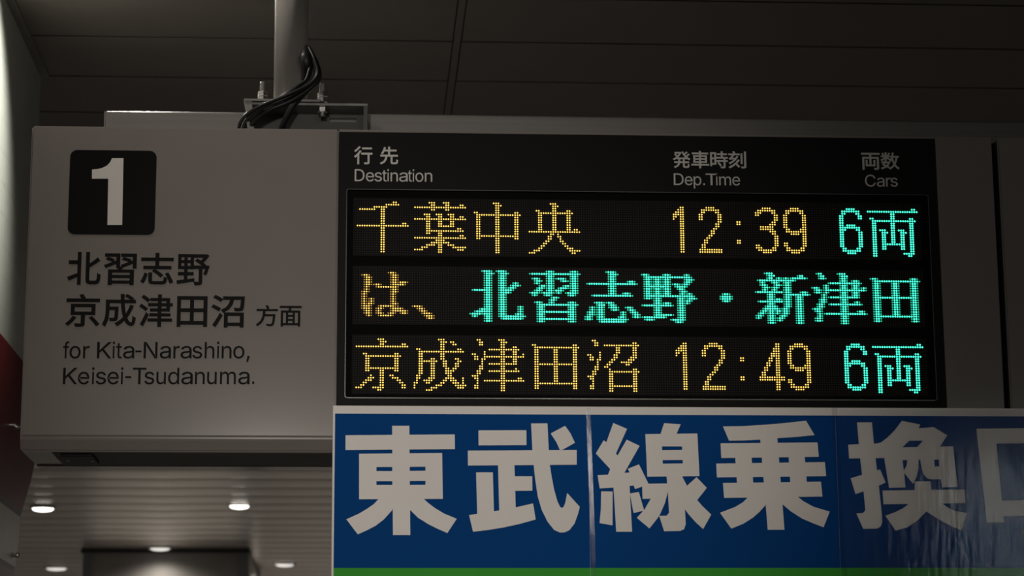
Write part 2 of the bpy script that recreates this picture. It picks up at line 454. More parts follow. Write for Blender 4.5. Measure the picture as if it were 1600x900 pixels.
'D': '97,0 97,825 202,825 202,0/151,732 151,825 365,825 442,819 511,803 572,776 624,738 668,691 703,634 728,569 743,495 748,414 743,332 728,258 703,192 667,135 623,88 569,50 506,22 434,6 355,0 156,0 156,92 348,92 412,97 467,110 515,131 556,160 589,197 615,242 633,293 644,350 647,414 644,477 633,534 615,585 590,629 557,665 518,694 472,715 419,728 358,732',
'K': '97,825 202,825 202,0 97,0/590,825 727,825 375,447 369,448 169,236 169,350 263,469 343,558/304,420 370,502 727,0 603,0',
'N': '97,0 97,825 221,825 566,282 643,146 671,89 657,87 651,146 647,316 647,825 751,825 751,0 627,0 257,588 174,733 193,736 203,472 203,0',
'T': '51,825 676,825 676,732 416,732 416,0 312,0 312,732 51,732',
'a': '337,622 362,620 414,608 439,598 463,584 486,567 506,545 523,519 536,488 543,451 546,407 546,0 448,0 448,84 442,84 422,55 409,40 392,26 372,13 349,2 323,-7 293,-12 259,-14 221,-11 186,-4 153,8 123,25 98,46 77,72 62,102 52,137 49,175 52,208 58,237 70,261 85,281 104,299 126,313 150,325 203,342 289,357 400,371 417,375 430,381 439,389 445,399 447,416 445,440 440,462 432,481 421,497 407,511 389,522 368,530 344,535 289,535 264,530 242,523 222,513 205,501 191,488 179,474 169,459 162,444 66,472 83,507 103,537 127,561 155,581 184,597 216,609 248,617 281,622/447,308 441,303 421,295 358,282 261,269 239,264 198,249 182,238 168,226 157,211 151,192 149,170 151,150 156,132 165,117 178,104 193,93 210,85 230,79 252,75 276,74 311,76 342,83 370,95 393,111 412,130 427,151 438,174 445,199 447,224',
'd': '504,825 603,825 603,0 507,0 507,95 497,95 478,67 450,35 431,20 409,6 383,-5 352,-11 317,-13 267,-9 222,4 181,26 144,56 114,93 89,137 70,188 59,244 55,306 59,368 70,424 89,474 114,518 145,555 181,585 223,606 268,619 317,623 353,621 384,615 410,604 432,591 451,576 466,561 489,531 497,518 504,518/332,535 295,531 263,522 234,505 211,483 191,455 176,424 165,388 158,349 156,307 158,265 165,225 176,189 191,157 211,129 235,106 263,89 296,79 332,76 367,79 399,89 427,105 450,127 470,154 486,187 497,223 503,263 505,307 503,351 497,390 486,426 471,458 451,484 427,506 399,522 367,532',
'e': '333,623 366,621 399,616 431,606 462,593 491,575 518,553 542,526 562,494 579,457 592,415 599,367 602,314 602,275 121,275 121,358 548,358 502,328 500,367 494,403 483,435 468,464 449,489 426,509 399,524 368,532 333,535 297,532 265,523 237,508 213,488 193,465 177,437 165,407 158,375 156,342 156,288 158,245 166,206 179,172 197,143 219,119 245,100 275,86 308,78 344,75 368,76 391,80 411,86 430,94 448,105 463,118 476,133 487,151 495,171 592,147 580,117 564,89 543,64 519,41 490,23 458,7 423,-4 385,-11 344,-13 287,-9 235,4 190,27 150,57 117,94 90,138 71,188 59,243 55,303 59,363 71,419 90,470 116,514 148,552 187,583 231,605 279,619',
'f': '325,859 385,848 394,845 369,760 339,767 316,768 288,766 267,758 250,746 239,728 232,706 230,679 230,0 131,0 131,700 133,733 141,762 155,788 173,809 194,827 219,841 246,851 275,857/370,615 11,615 11,530 370,530',
'h': '85,825 184,825 184,466 166,466 188,517 214,558 247,587 283,607 324,619 369,623 409,621 445,612 479,598 508,578 532,552 553,520 567,483 576,439 579,390 579,0 480,0 480,381 476,426 463,463 443,494 415,516 381,529 340,534 312,532 285,525 261,515 239,500 220,481 205,458 193,432 187,402 184,368 184,0 85,0',
'i': '85,615 184,615 184,0 85,0/136,849 154,847 170,841 185,830 196,816 203,801 205,783 203,766 196,751 185,737 170,727 154,720 136,718 118,720 102,727 87,737 76,751 69,766 67,783 69,801 76,816 87,830 102,841 118,847',
'm': '355,626 398,622 435,608 466,585 491,555 509,519 520,478 507,478 516,507 529,533 547,556 567,577 591,594 617,608 646,618 676,624 708,626 743,624 775,616 806,603 834,585 857,561 877,533 891,498 900,459 903,414 903,0 804,0 804,411 800,452 787,484 766,507 740,523 711,533 679,536 652,534 628,528 607,518 588,505 572,489 560,471 551,449 545,426 544,0 445,0 445,421 441,453 429,481 410,504 385,522 356,532 323,536 300,534 277,528 255,519 236,506 218,489 204,469 193,445 187,417 184,386 184,0 85,0 85,615 182,615 182,479 174,479 185,510 198,537 215,561 234,581 256,597 279,610 304,619 329,624',
'n': '369,623 409,621 445,612 478,598 507,578 532,552 552,520 567,483 576,439 579,390 579,0 480,0 480,381 476,426 463,463 443,494 415,516 381,529 340,534 312,532 285,525 261,515 239,500 220,481 205,458 193,432 187,402 184,368 184,0 85,0 85,615 181,615 182,466 166,466 188,517 214,558 247,587 283,607 324,619',
'o': '336,623 390,619 440,606 484,584 523,553 556,516 583,472 602,421 614,365 618,304 614,243 602,188 583,138 556,94 523,57 484,27 440,4 390,-9 336,-13 283,-9 234,4 189,27 150,57 117,94 91,138 71,188 59,243 55,304 59,365 71,421 91,472 117,516 150,553 189,584 234,606 283,619/336,535 298,531 264,521 235,503 211,479 191,451 176,419 165,383 158,345 156,304 158,264 165,226 176,190 191,158 211,130 235,107 264,89 298,79 336,75 375,79 409,89 438,107 463,130 483,158 498,190 509,226 515,264 518,304 515,344 509,382 498,419 483,451 463,479 438,503 409,521 375,531',
'p': '371,623 421,619 466,606 507,585 544,555 575,518 600,474 618,424 629,368 633,306 629,244 618,188 600,137 575,93 544,56 508,26 467,4 421,-9 372,-13 337,-11 306,-5 280,6 258,20 239,35 211,67 192,95 184,95 184,-231 85,-231 85,615 182,615 182,518 192,518 210,545 223,561 238,576 256,591 278,604 304,615 335,621/357,535 321,532 289,522 261,506 238,484 218,458 203,426 192,390 185,351 183,307 185,263 192,223 203,187 218,154 238,127 262,105 290,89 322,79 357,76 393,79 425,89 453,106 477,129 497,157 512,189 523,225 530,265 532,307 530,349 523,388 512,424 497,455 478,483 454,505 426,522 393,531',
'r': '362,624 395,622 395,523 349,528 308,526 282,520 258,510 237,497 219,480 204,460 193,437 187,412 184,384 184,0 85,0 85,615 181,615 181,520 187,520 201,549 221,574 247,595 277,611 310,621',
's': '303,623 343,621 380,615 412,604 440,589 464,571 485,550 502,526 515,499 525,470 435,450 425,472 411,493 393,512 370,527 340,536 304,539 269,536 239,528 212,514 192,495 180,474 176,450 179,428 187,410 201,394 221,382 246,371 372,339 423,324 465,303 497,278 519,248 533,213 537,173 534,138 523,106 507,76 484,50 455,28 421,11 383,-3 341,-11 295,-13 254,-11 216,-5 182,6 151,20 124,39 100,61 81,88 67,119 58,153 152,173 163,142 179,117 201,98 228,84 259,76 294,74 334,77 368,86 396,101 418,121 430,142 435,167 432,187 425,205 412,220 394,233 372,243 242,276 191,291 149,312 117,337 94,368 80,403 76,444 79,478 89,509 105,538 128,563 155,584 187,601 222,613 261,621',
't': '105,764 204,764 204,158 206,134 212,114 221,99 234,89 253,83 283,81 327,87 345,3 324,-3 273,-7 224,-2 183,12 149,35 125,66 110,104 105,151/331,615 11,615 11,530 331,530',
'u': '85,615 184,615 184,234 189,189 201,152 222,122 250,99 284,86 324,81 353,84 379,90 404,100 426,115 444,134 460,157 471,184 478,214 480,247 480,615 579,615 579,0 483,0 483,149 498,149 476,97 449,57 417,27 380,8 340,-4 296,-8 256,-5 219,3 186,17 157,38 132,63 112,95 97,133 88,176 85,225',
}


def glyph_loops(key):
    return [[tuple(float(v) for v in p.split(',')) for p in lp.split()] for lp in GLYPHS[key].split('/')]


def inside(p, lp):
    c = False
    n = len(lp)
    for i in range(n):
        (ax, ay), (bx, by) = lp[i], lp[(i + 1) % n]
        if (ay > p[1]) != (by > p[1]) and p[0] < ax + (p[1] - ay) / (by - ay) * (bx - ax):
            c = not c
    return c


def embolden(loops, d):
    """move every outline outwards (holes inwards) by d"""
    res = []
    for k, lp in enumerate(loops):
        depth = sum(all(inside(p, o) for p in lp) for j, o in enumerate(loops) if j != k)
        area = sum(lp[i - 1][0] * lp[i][1] - lp[i][0] * lp[i - 1][1] for i in range(len(lp)))
        sgn = 1 if area > 0 else -1
        if depth % 2:
            sgn = -sgn
        n = len(lp)
        out = []
        for i in range(n):
            a, b, c = Vector(lp[i - 1]), Vector(lp[i]), Vector(lp[(i + 1) % n])
            e1, e2 = (b - a).normalized(), (c - b).normalized()
            n1, n2 = Vector((e1.y, -e1.x)), Vector((e2.y, -e2.x))
            q = n1 + n2
            den = max(0.35, 1 + n1.dot(n2))
            out.append(tuple(b + q * (sgn * d / den)))
        res.append(out)
    return res


def bbox(loops):
    xs = [p[0] for lp in loops for p in lp]
    ys = [p[1] for lp in loops for p in lp]
    return min(xs), min(ys), max(xs), max(ys)


def glyph_slabs(bm, loops, y_front, y_back):
    """every outline with its own holes; overlapping strokes are merged"""
    par = [[j for j, o in enumerate(loops) if j != k and all(inside(p, o) for p in lp)] for k, lp in enumerate(loops)]
    shapes = []
    for k, lp in enumerate(loops):
        if len(par[k]) % 2 == 0:
            shapes.append([lp] + [loops[j] for j in range(len(loops)) if k in par[j] and len(par[j]) == len(par[k]) + 1])
    return slab_union(bm, shapes, y_front, y_back)


def write(name, chars, material, y, parent, bold=0.0):
    """chars: (glyph key, left px, top px, right px, bottom px) -> one printed line on the plane Y=y"""
    bm = bmesh.new()
    for key, l, t, r, b in chars:
        loops = glyph_loops(key)
        if bold:
            loops = embolden(loops, bold)
        gx0, gy0, gx1, gy1 = bbox(loops)
        p0 = on_y(l, b, y)
        p1 = on_y(r, t, y)
        fx = (p1.x - p0.x) / (gx1 - gx0)
        fz = (p1.z - p0.z) / (gy1 - gy0)
        glyph_slabs(bm, [[(p0.x + (x - gx0) * fx, p0.z + (z - gy0) * fz) for x, z in lp] for lp in loops], y, y + 0.0008)
    return obj(name, bm, material, parent)


def write_line(name, chars, base, cap, material, y, parent, bold=0.0, drop=0.0):
    """a roman line of (letter, left px, right px) on a baseline (which sinks by drop px per px) -> plane Y=y"""
    bm = bmesh.new()
    x_0 = chars[0][1]
    for key, l, r in chars:
        loops = glyph_loops(key)
        if bold:
            loops = embolden(loops, bold)
        gx0, _, gx1, _ = bbox(loops)
        bl = base + (l - x_0) * drop
        p0 = on_y(l, bl, y)
        pr = on_y(r, bl, y)
        pt = on_y(l, bl - cap, y)
        fx = (pr.x - p0.x) / (gx1 - gx0)
        fz = (pt.z - p0.z) / CAP
        glyph_slabs(bm, [[(p0.x + (x - gx0) * fx, p0.z + z * fz) for x, z in lp] for lp in loops], y, y + 0.0008)
    return obj(name, bm, material, parent)


def spaced(text, ox, s, *ends):
    return [(c, ox + ends[2 * i] / s, ox + ends[2 * i + 1] / s) for i, c in enumerate(text)]


# ================================================================== SETTING
CEIL = 3.20          # upper ceiling
LOW = 2.65           # lower slatted ceiling beyond
WX = -0.781          # face of the left wall

structure(obj('floor', B(-4, 4, -4, 16, -0.1, 0.0), M['floor']))

ceiling = structure(obj('ceiling', B(-3.2, 3.2, -3.0, 7.6, CEIL + 0.019, CEIL + 0.08), M['ceil_gap']))
JY = [5.072 + 0.3095 * k for k in range(-9, 9)]
plank_me = {}
for j0, j1 in zip(JY, JY[1:]):
    for (x0, x1) in ((-3.2, 0.1975), (0.2190, 3.2)):
        key = (x0, round(j1 - j0, 4))
        if key not in plank_me:
            me = bpy.data.meshes.new('ceiling_panel')
            b_ = B(0, x1 - x0, 0.005, 0.3045, 0, 0.0016)
            b_.to_mesh(me)
            b_.free()
            plank_me[key] = me
        o = link('ceiling_panel', plank_me[key], M['ceil'])
        o.parent = ceiling
        o.location = (x0, j0, CEIL)
obj('joint_strip', B(0.2000, 0.2165, JY[0], JY[-1], CEIL + 0.0005, CEIL + 0.014), M['ceil'], ceiling)
structure(obj('trim_1', B(WX, -0.7605, 0.5, 5.381, CEIL - 0.004, CEIL + 0.012), M['trim']))

# left wall: a hanging fascia clad in narrow horizontal tiles, ending at Y = 5.38
wall = structure(obj('wall_left', B(WX - 0.13, WX - 0.006, 0.5, 5.378, 2.22, CEIL + 0.012), M['wall_core']))
TH = 0.0655
k = 0
z = CEIL - 0.004
while z > 2.26:
    o = obj('tile', B(WX - 0.008, WX, 0.5, 5.380, z - TH + 0.0003, z, bevel=0.0002), M['wall'], wall)
    z -= TH
# upper ceiling ends in a bulkhead hidden behind the sign; the slatted ceiling starts there
structure(obj('wall_back', B(-3.2, 3.2, 7.6, 7.7, LOW - 0.02, CEIL + 0.08), M['portal']))
low = structure(obj('ceiling_lower', B(-3.2, 3.2, 7.7, 16.0, LOW + 0.015, LOW + 0.08), M['slat_gap']))
SP = 0.2715
slat_me = bpy.data.meshes.new('slat')
prof = []
for i in range(9):
    t = i / 8.0
    prof.append((0.008 + (SP - 0.016) * t, 0.004 - 0.005 * math.sin(math.pi * t) ** 0.6))
prof += [(SP - 0.008, 0.012), (0.008, 0.012)]
b_ = prism_x(bmesh.new(), prof, -3.2, 3.2)
b_.to_mesh(slat_me)
b_.free()
y = 8.79 - 4 * SP
while y < 15.9:
    o = link('slat', slat_me, M['slat'])
    o.parent = low
    o.location = (0, y, LOW)
    y += SP
structure(obj('wall_far', B(-4, 4, 16.0, 16.1, 0, CEIL), M['portal']))

# ================================================================== LOWER CONCOURSE
# portal box under the slatted ceiling
pl, pr = on_z(130, 868, LOW - 0.004), on_z(389, 858, LOW - 0.004)
PY = 11.57
px0, px1 = pl.x * PY / pl.y, pr.x * PY / pr.y
portal = thing('lift_shaft', 'grey panelled shaft with corner posts reaching the slatted ceiling beyond the sign', 'shaft', ((px0 + px1) / 2, PY, 0))
obj('front_panel', B(px0 + 0.045, px1 - 0.055, PY + 0.01, PY + 0.05, 0, LOW - 0.01), M['portal'], portal)
obj('side_panel', B(px1 - 0.04, px1 - 0.005, PY + 0.06, PY + 1.5, 0, LOW - 0.01), M['portal'], portal)
obj('side_panel', B(px0 + 0.005, px0 + 0.04, PY + 0.06, PY + 1.5, 0, LOW - 0.01), M['portal'], portal)
obj('corner_post', B(px0, px0 + 0.045, PY - 0.01, PY + 0.06, 0, LOW - 0.004, bevel=0.004), M['post'], portal)
obj('corner_post', B(px1 - 0.055, px1, PY - 0.01, PY + 0.06, 0, LOW - 0.004, bevel=0.004), M['post'], portal)
obj('head_trim', B(px0 - 0.01, px1 + 0.005, PY - 0.02, PY + 0.05, LOW - 0.016, LOW - 0.002), M['dark_band'], portal)


def downlight(px, py, dia, material, label, power, cone=165):
    p = on_z(px, py, LOW - 0.012)
    r = dia / 2
    t = thing('downlight', label, 'ceiling light', (p.x, p.y, LOW), 'round downlights in the slatted ceiling')
    obj('rim', lathe(bmesh.new(), [(r * 1.02, -0.002), (r * 1.22, -0.004), (r * 1.22, 0.004), (r * 1.02, 0.004)], p + Vector((0, 0, 0.008)), 32), M['ring'], t, True)
    obj('lens', lathe(bmesh.new(), [(r * 0.4, -0.009), (r * 0.8, -0.006), (r * 0.98, 0.0), (r, 0.008)], p + Vector((0, 0, 0.004)), 32), material, t, True)
    lo = lamp('downlight_lamp', 'SPOT', (p.x, p.y, LOW - 0.035), power, aim=(p.x, p.y, 0), size=r * 0.5, spot=cone, blend=0.3 if cone > 162 else 0.7)
    lo.parent = t
    lo.matrix_parent_inverse = world_of(t).inverted()


downlight(67, 797, 0.088, M['lamp_on'], 'bright downlight low at left, nearest to the striped red panel', 6)
downlight(374, 793, 0.080, M['lamp_on'], 'bright downlight nearest to the left edge of the blue banner', 6)
downlight(250, 859, 0.098, M['lamp_soft'], 'dimmer downlight just in front of the grey shaft', 2.0, 160)
downlight(88, 890, 0.108, M['lamp_soft'], 'dimmer downlight to the left of the grey shaft, at the bottom edge', 6)
downlight(445, 884, 0.096, M['lamp_soft'], 'dimmer downlight between the grey shaft and the blue banner', 6)

# red and white striped panel on the left wall
RP = thing('striped_panel', 'red and pale grey striped panel with metal eyelets low on the left wall', 'panel', (WX, 5.0, 2.0))


def yz(px, py):
    p = on_x(px, py, WX + 0.012)
    return (p.y, p.z)


def band(name, material, poly, t=0.0125):
    bm = bmesh.new()
    a = [bm.verts.new((WX + 0.014, y_, z_)) for y_, z_ in poly]
    b = [bm.verts.new((WX + 0.014 - t, y_, z_)) for y_, z_ in poly]
    n = len(poly)
    bm.faces.new(a)
    bm.faces.new(b[::-1])
    for i in range(n):
        bm.faces.new((a[i], b[i], b[(i + 1) % n], a[(i + 1) % n]))
    bmesh.ops.recalc_face_normals(bm, faces=bm.faces[:])
    return obj(name, bm, material, RP)


zt = yz(0, 522)[1]
z1_, z2_, z3_, z4_ = yz(29, 796)[1], yz(30, 808)[1], yz(24, 887)[1], yz(24, 896)[1]
yA, yB, yC, yD = yz(57, 706)[0], yz(33, 795)[0], yz(30, 808)[0], yz(22, 888)[0]
zA = yz(57, 706)[1]
yN = 3.2
band('red_band', M['red'], [(yN, zt), (yA + 0.10, zt), (yA + 0.05, (zt + zA) / 2), (yA, zA), (yA - 0.09, (zA + z1_) / 2), (yB, z1_), (yN, z1_)])
band('dark_band', M['dark_band'], [(yN, z1_), (yB, z1_), (yC, z2_), (yN, z2_)], 0.0115)
band('pale_band', M['pale_band'], [(yN, z2_), (yC, z2_), (yC - 0.01, (z2_ + z3_) / 2), (yD, z3_), (yN, z3_)])
band('dark_band', M['dark_band'], [(yN, z3_), (yD, z3_), (yD - 0.01, z4_), (yN, z4_)], 0.0115)
band('red_band', M['red'], [(yN, z4_), (yD - 0.01, z4_), (yD - 0.15, z4_ - 0.25), (yN, z4_ - 0.25)])
p = on_x(25, 665, WX + 0.03)
bm = lathe(bmesh.new(), [(0.0022, -0.002), (0.0035, -0.004), (0.0078, -0.004), (0.0098, -0.0015), (0.0098, 0.001), (0.0022, 0.001)], (0, 0, 0), 24)
bmesh.ops.rotate(bm, verts=bm.verts[:], cent=(0, 0, 0), matrix=Matrix.Rotation(math.radians(24), 3, 'X'))
bmesh.ops.translate(bm, verts=bm.verts[:], vec=p)
ey = obj('eyelet', bm, M['bolt'], RP, True)
obj('eyelet_stem', lathe(bmesh.new(), [(0.003, 0), (0.003, p.x - WX - 0.014)], (WX + 0.014, p.y, p.z + 0.001), 10, 'X'), M['bolt'], ey)
p = on_x(27, 868, WX + 0.02)
obj('eyelet', lathe(bmesh.new(), [(0.0015, -0.006), (0.005, -0.004), (0.0062, 0), (0.005, 0.004), (0.0015, 0.006)], p, 16, 'X'), M['bolt'], RP, True)

# ================================================================== THE HANGING SIGN
YS = 3.7536          # plane of the LED dots
YF = 3.748           # front faces
YR = 3.97            # rear of the casings
ZT = on_y(50, 196, YF).z
ZB = on_y(34, 704, YF).z
XL = on_y(50, 195, YF).x
XM = on_y(528, 420, YF).x      # joint between white box and LED board
XK = on_y(1469.5, 420, YF).x   # right end of the black front
XG = on_y(1549, 217, YF).x     # gap
XE = 1.62
ZC = on_y(60, 682, YF).z       # start of the chamfer along the bottom


def casing(x0, x1):
    bm = bmesh.new()
    prof = [(YF, ZC), (YF + 0.004, ZC - 0.008), (YF + 0.011, ZB), (YR, ZB), (YR, ZT), (YF, ZT)]
    prism_x(bm, prof, x0, x1)
    bmesh.ops.bevel(bm, geom=[e for e in bm.edges if e.calc_length() > 0.02], offset=0.003, segments=6, affect='EDGES')
    return bm


# --- white direction box with track number
ds = thing('direction_sign', 'grey white hanging sign box with platform number 1 and black lettering', 'sign', ((XL + XM) / 2, 3.85, ZB))
obj('casing', casing(XL, XM - 0.0006), M['sign_grey'], ds)
obj('rear_lip', B(XL + 0.004, XM - 0.002, YR - 0.045, YR + 0.004, ZB - 0.0022, ZB + 0.002, bevel=0.0008), M['sign_grey'], ds)
shade_plate = obj('bottom_shade_plate', B(XL + 0.05, XM - 0.002, YF + 0.016, YR - 0.046, ZB - 0.0015, ZB + 0.002), M['underside_shade'], ds)  # dark sheet paints the unlit underside, leaving the lit left end lighter
q0, q1 = on_z(106, 720, ZB), on_z(145, 708, ZB)
br = obj('bottom_bracket', B(q0.x, q1.x, q1.y, q0.y, ZB - 0.006, ZB - 0.001, bevel=0.001), M['black'], ds)
for sx in (q0.x + 0.006, q1.x - 0.006):
    obj('screw', lathe(bmesh.new(), [(0.002, -0.0075), (0.0026, -0.006), (0.0026, -0.004)], (sx, (q0.y + q1.y) / 2, ZB), 10), M['bolt'], br)
a0, a1 = on_y(105.4, 366.2, YF), on_y(245.0, 235.8, YF)
tile = obj('number_tile', slab(bmesh.new(), [round_rect(a0.x, a1.x, a0.z, a1.z, 0.0118)], YF - 0.0006, YF + 0.001), M['letter_black'], ds)


def from_zoom(pts, ox, oy, s, y):
    out = []
    for px, py in pts:
        p = on_y(ox + px / s, oy + py / s, y)
        out.append((p.x, p.z))
    return out


one = [(502, 170), (598, 170), (587, 723), (465, 723), (472, 340), (337, 340), (338, 264), (380, 261), (425, 250), (463, 230), (488, 203), (498, 182)]
obj('number_one', slab(bmesh.new(), [from_zoom(one, 80, 215, 5.295, YF - 0.001)], YF - 0.001, YF + 0.0005), M['number_white'], tile)
YL = YF - 0.0006
CAP = 825.0
write('station_lettering', [('北', 104.3, 393.9, 158.4, 444.8), ('習', 161.5, 396.2, 214, 445.3), ('志', 218.8, 395.1, 272, 444.3), ('野', 275.5, 397.1, 328.1, 445.8)], M['letter_black'], YL, ds, 17)
write('station_lettering', [('京', 101.2, 459.3, 156.9, 510.7), ('成', 158.9, 459.3, 213.3, 510.7), ('津', 216.3, 460.1, 270.4, 510.7), ('田', 275.8, 462.8, 324.5, 510.7), ('沼', 329.2, 460.9, 382.8, 511.7)], M['letter_black'], YL, ds, 17)
write('direction_lettering', [('方', 399.3, 476.4, 434.3, 509.9), ('面', 436.7, 478, 471.2, 510.2)], M['letter_black'], YL, ds, 12)
write_line('roman_lettering', spaced('forKita-Narashino,', 80, 4.706, 85, 130, 133, 215, 233, 280, 335, 442, 449, 466, 475, 518, 527, 610, 617, 662, 678, 780, 797, 880, 897, 943, 950, 1032, 1036, 1110, 1127, 1199, 1217, 1235, 1252, 1325, 1337, 1420, 1435, 1460), 559.7, 25.3, M['letter_black'], YL, ds, 4)
write_line('roman_lettering', spaced('Keisei-Tsudanuma.', 80, 4.706, 85, 190, 195, 278, 297, 315, 326, 402, 412, 495, 510, 528, 542, 587, 597, 697, 684, 757, 772, 842, 858, 940, 955, 1040, 1056, 1128, 1145, 1216, 1240, 1357, 1374, 1458, 1477, 1493), 600.1, 25.5, M['letter_black'], YL, ds, 4)

# --- LED departure board
db = thing('departure_board', 'long black LED departure board with three amber and green rows', 'departure board', ((XM + XK) / 2, 3.85, ZB))
# opening of the LED window
WL, WR = on_y(541, 460, YF).x, on_y(1456, 460, YF).x
WT, WB_ = on_y(1000, 301, YF).z, on_y(700, 621.5, YF).z
KT, KB = on_y(900, 210.5, YF).z, on_y(800, 634.5, YF).z
YD_ = YF + 0.012
bm = bmesh.new()
prism_x(bm, [(YF + 0.016, ZB), (YR, ZB), (YR, ZT), (YF + 0.016, ZT)], XM, XG)
obj('casing', bm, M['sign_grey'], db)
# grey front skin above / below / right of the black front, then the black front itself as a frame around the window
bm = bmesh.new()
box(bm, XK + 0.0005, XG, YF, YF + 0.016, ZB, ZT, bevel=0.0015)
obj('end_panel', bm, M['sign_grey'], db)
obj('bottom_strip', B(XM + 0.0004, XK, YF, YF + 0.016, ZB, KB - 0.0004), M['sign_grey'], db)
obj('top_strip', B(XM + 0.0004, XK, YF + 0.0005, YF + 0.016, KT + 0.0003, ZT - 0.0005, bevel=0.0006), M['sign_grey'], db)
fr = slab(bmesh.new(), [[(XM, KB), (XK, KB), (XK, KT), (XM, KT)], [(WL, WB_), (WR, WB_), (WR, WT), (WL, WT)]], YF, YF + 0.014)
obj('black_front', fr, M['black'], db)
bz = 0.0013
obj('window_frame', slab(bmesh.new(), [round_rect(WL - bz, WR + bz, WB_ - bz, WT + bz, 0.004, 4), round_rect(WL, WR, WB_, WT, 0.003, 4)], YF - 0.0015, YF + 0.004), M['bezel'], db)
obj('sill_glint', B(WL + 0.003, WR - 0.003, YF - 0.0024, YF + 0.003, WB_ - 0.0021, WB_ - 0.0003, bevel=0.0005), M['rail'], db)  # bright strip stands in for light caught on the window's lower edge
obj('backing', B(XM + 0.004, XK - 0.004, YS + 0.002, YS + 0.010, KB + 0.004, KT - 0.004), M['gap'], db)
H = M['header_text']
write('header_lettering', [('行', 553.0, 228.6, 582.1, 256.6), ('先', 593.4, 229.3, 622.3, 257.0)], H, YL, db, 14)
write('header_lettering', [('発', 1051.5, 236.5, 1078.7, 262.5), ('車', 1080.5, 236, 1107.5, 262.8), ('時', 1110, 236.3, 1137, 262.8), ('刻', 1138.5, 236.3, 1165.5, 263)], H, YL, db, 14)
write('header_lettering', [('両', 1346.3, 238.9, 1374.3, 265.1), ('数', 1376.4, 238.2, 1404.9, 264.8)], H, YL, db, 14)
write_line('roman_lettering', spaced('Destination', 515, 7.5, 293, 408, 425, 520, 527, 613, 617, 668, 676, 695, 714, 800, 815, 915, 917, 965, 973, 992, 1005, 1098, 1116, 1203), 283.0, 18.7, H, YL, db, 0, 0.008)
write_line('roman_lettering', spaced('Dep.Time', 1030, 10, 230, 383, 402, 523, 540, 660, 689, 716, 727, 912, 890, 915, 940, 1125, 1145, 1265), 289.0, 18.2, H, YL, db, 0, 0.006)
write_line('roman_lettering', spaced('Cars', 1320, 5.714, 183, 277, 288, 357, 370, 411, 410, 475), 291.2, 18.2, H, YL, db, 0, 0.004)

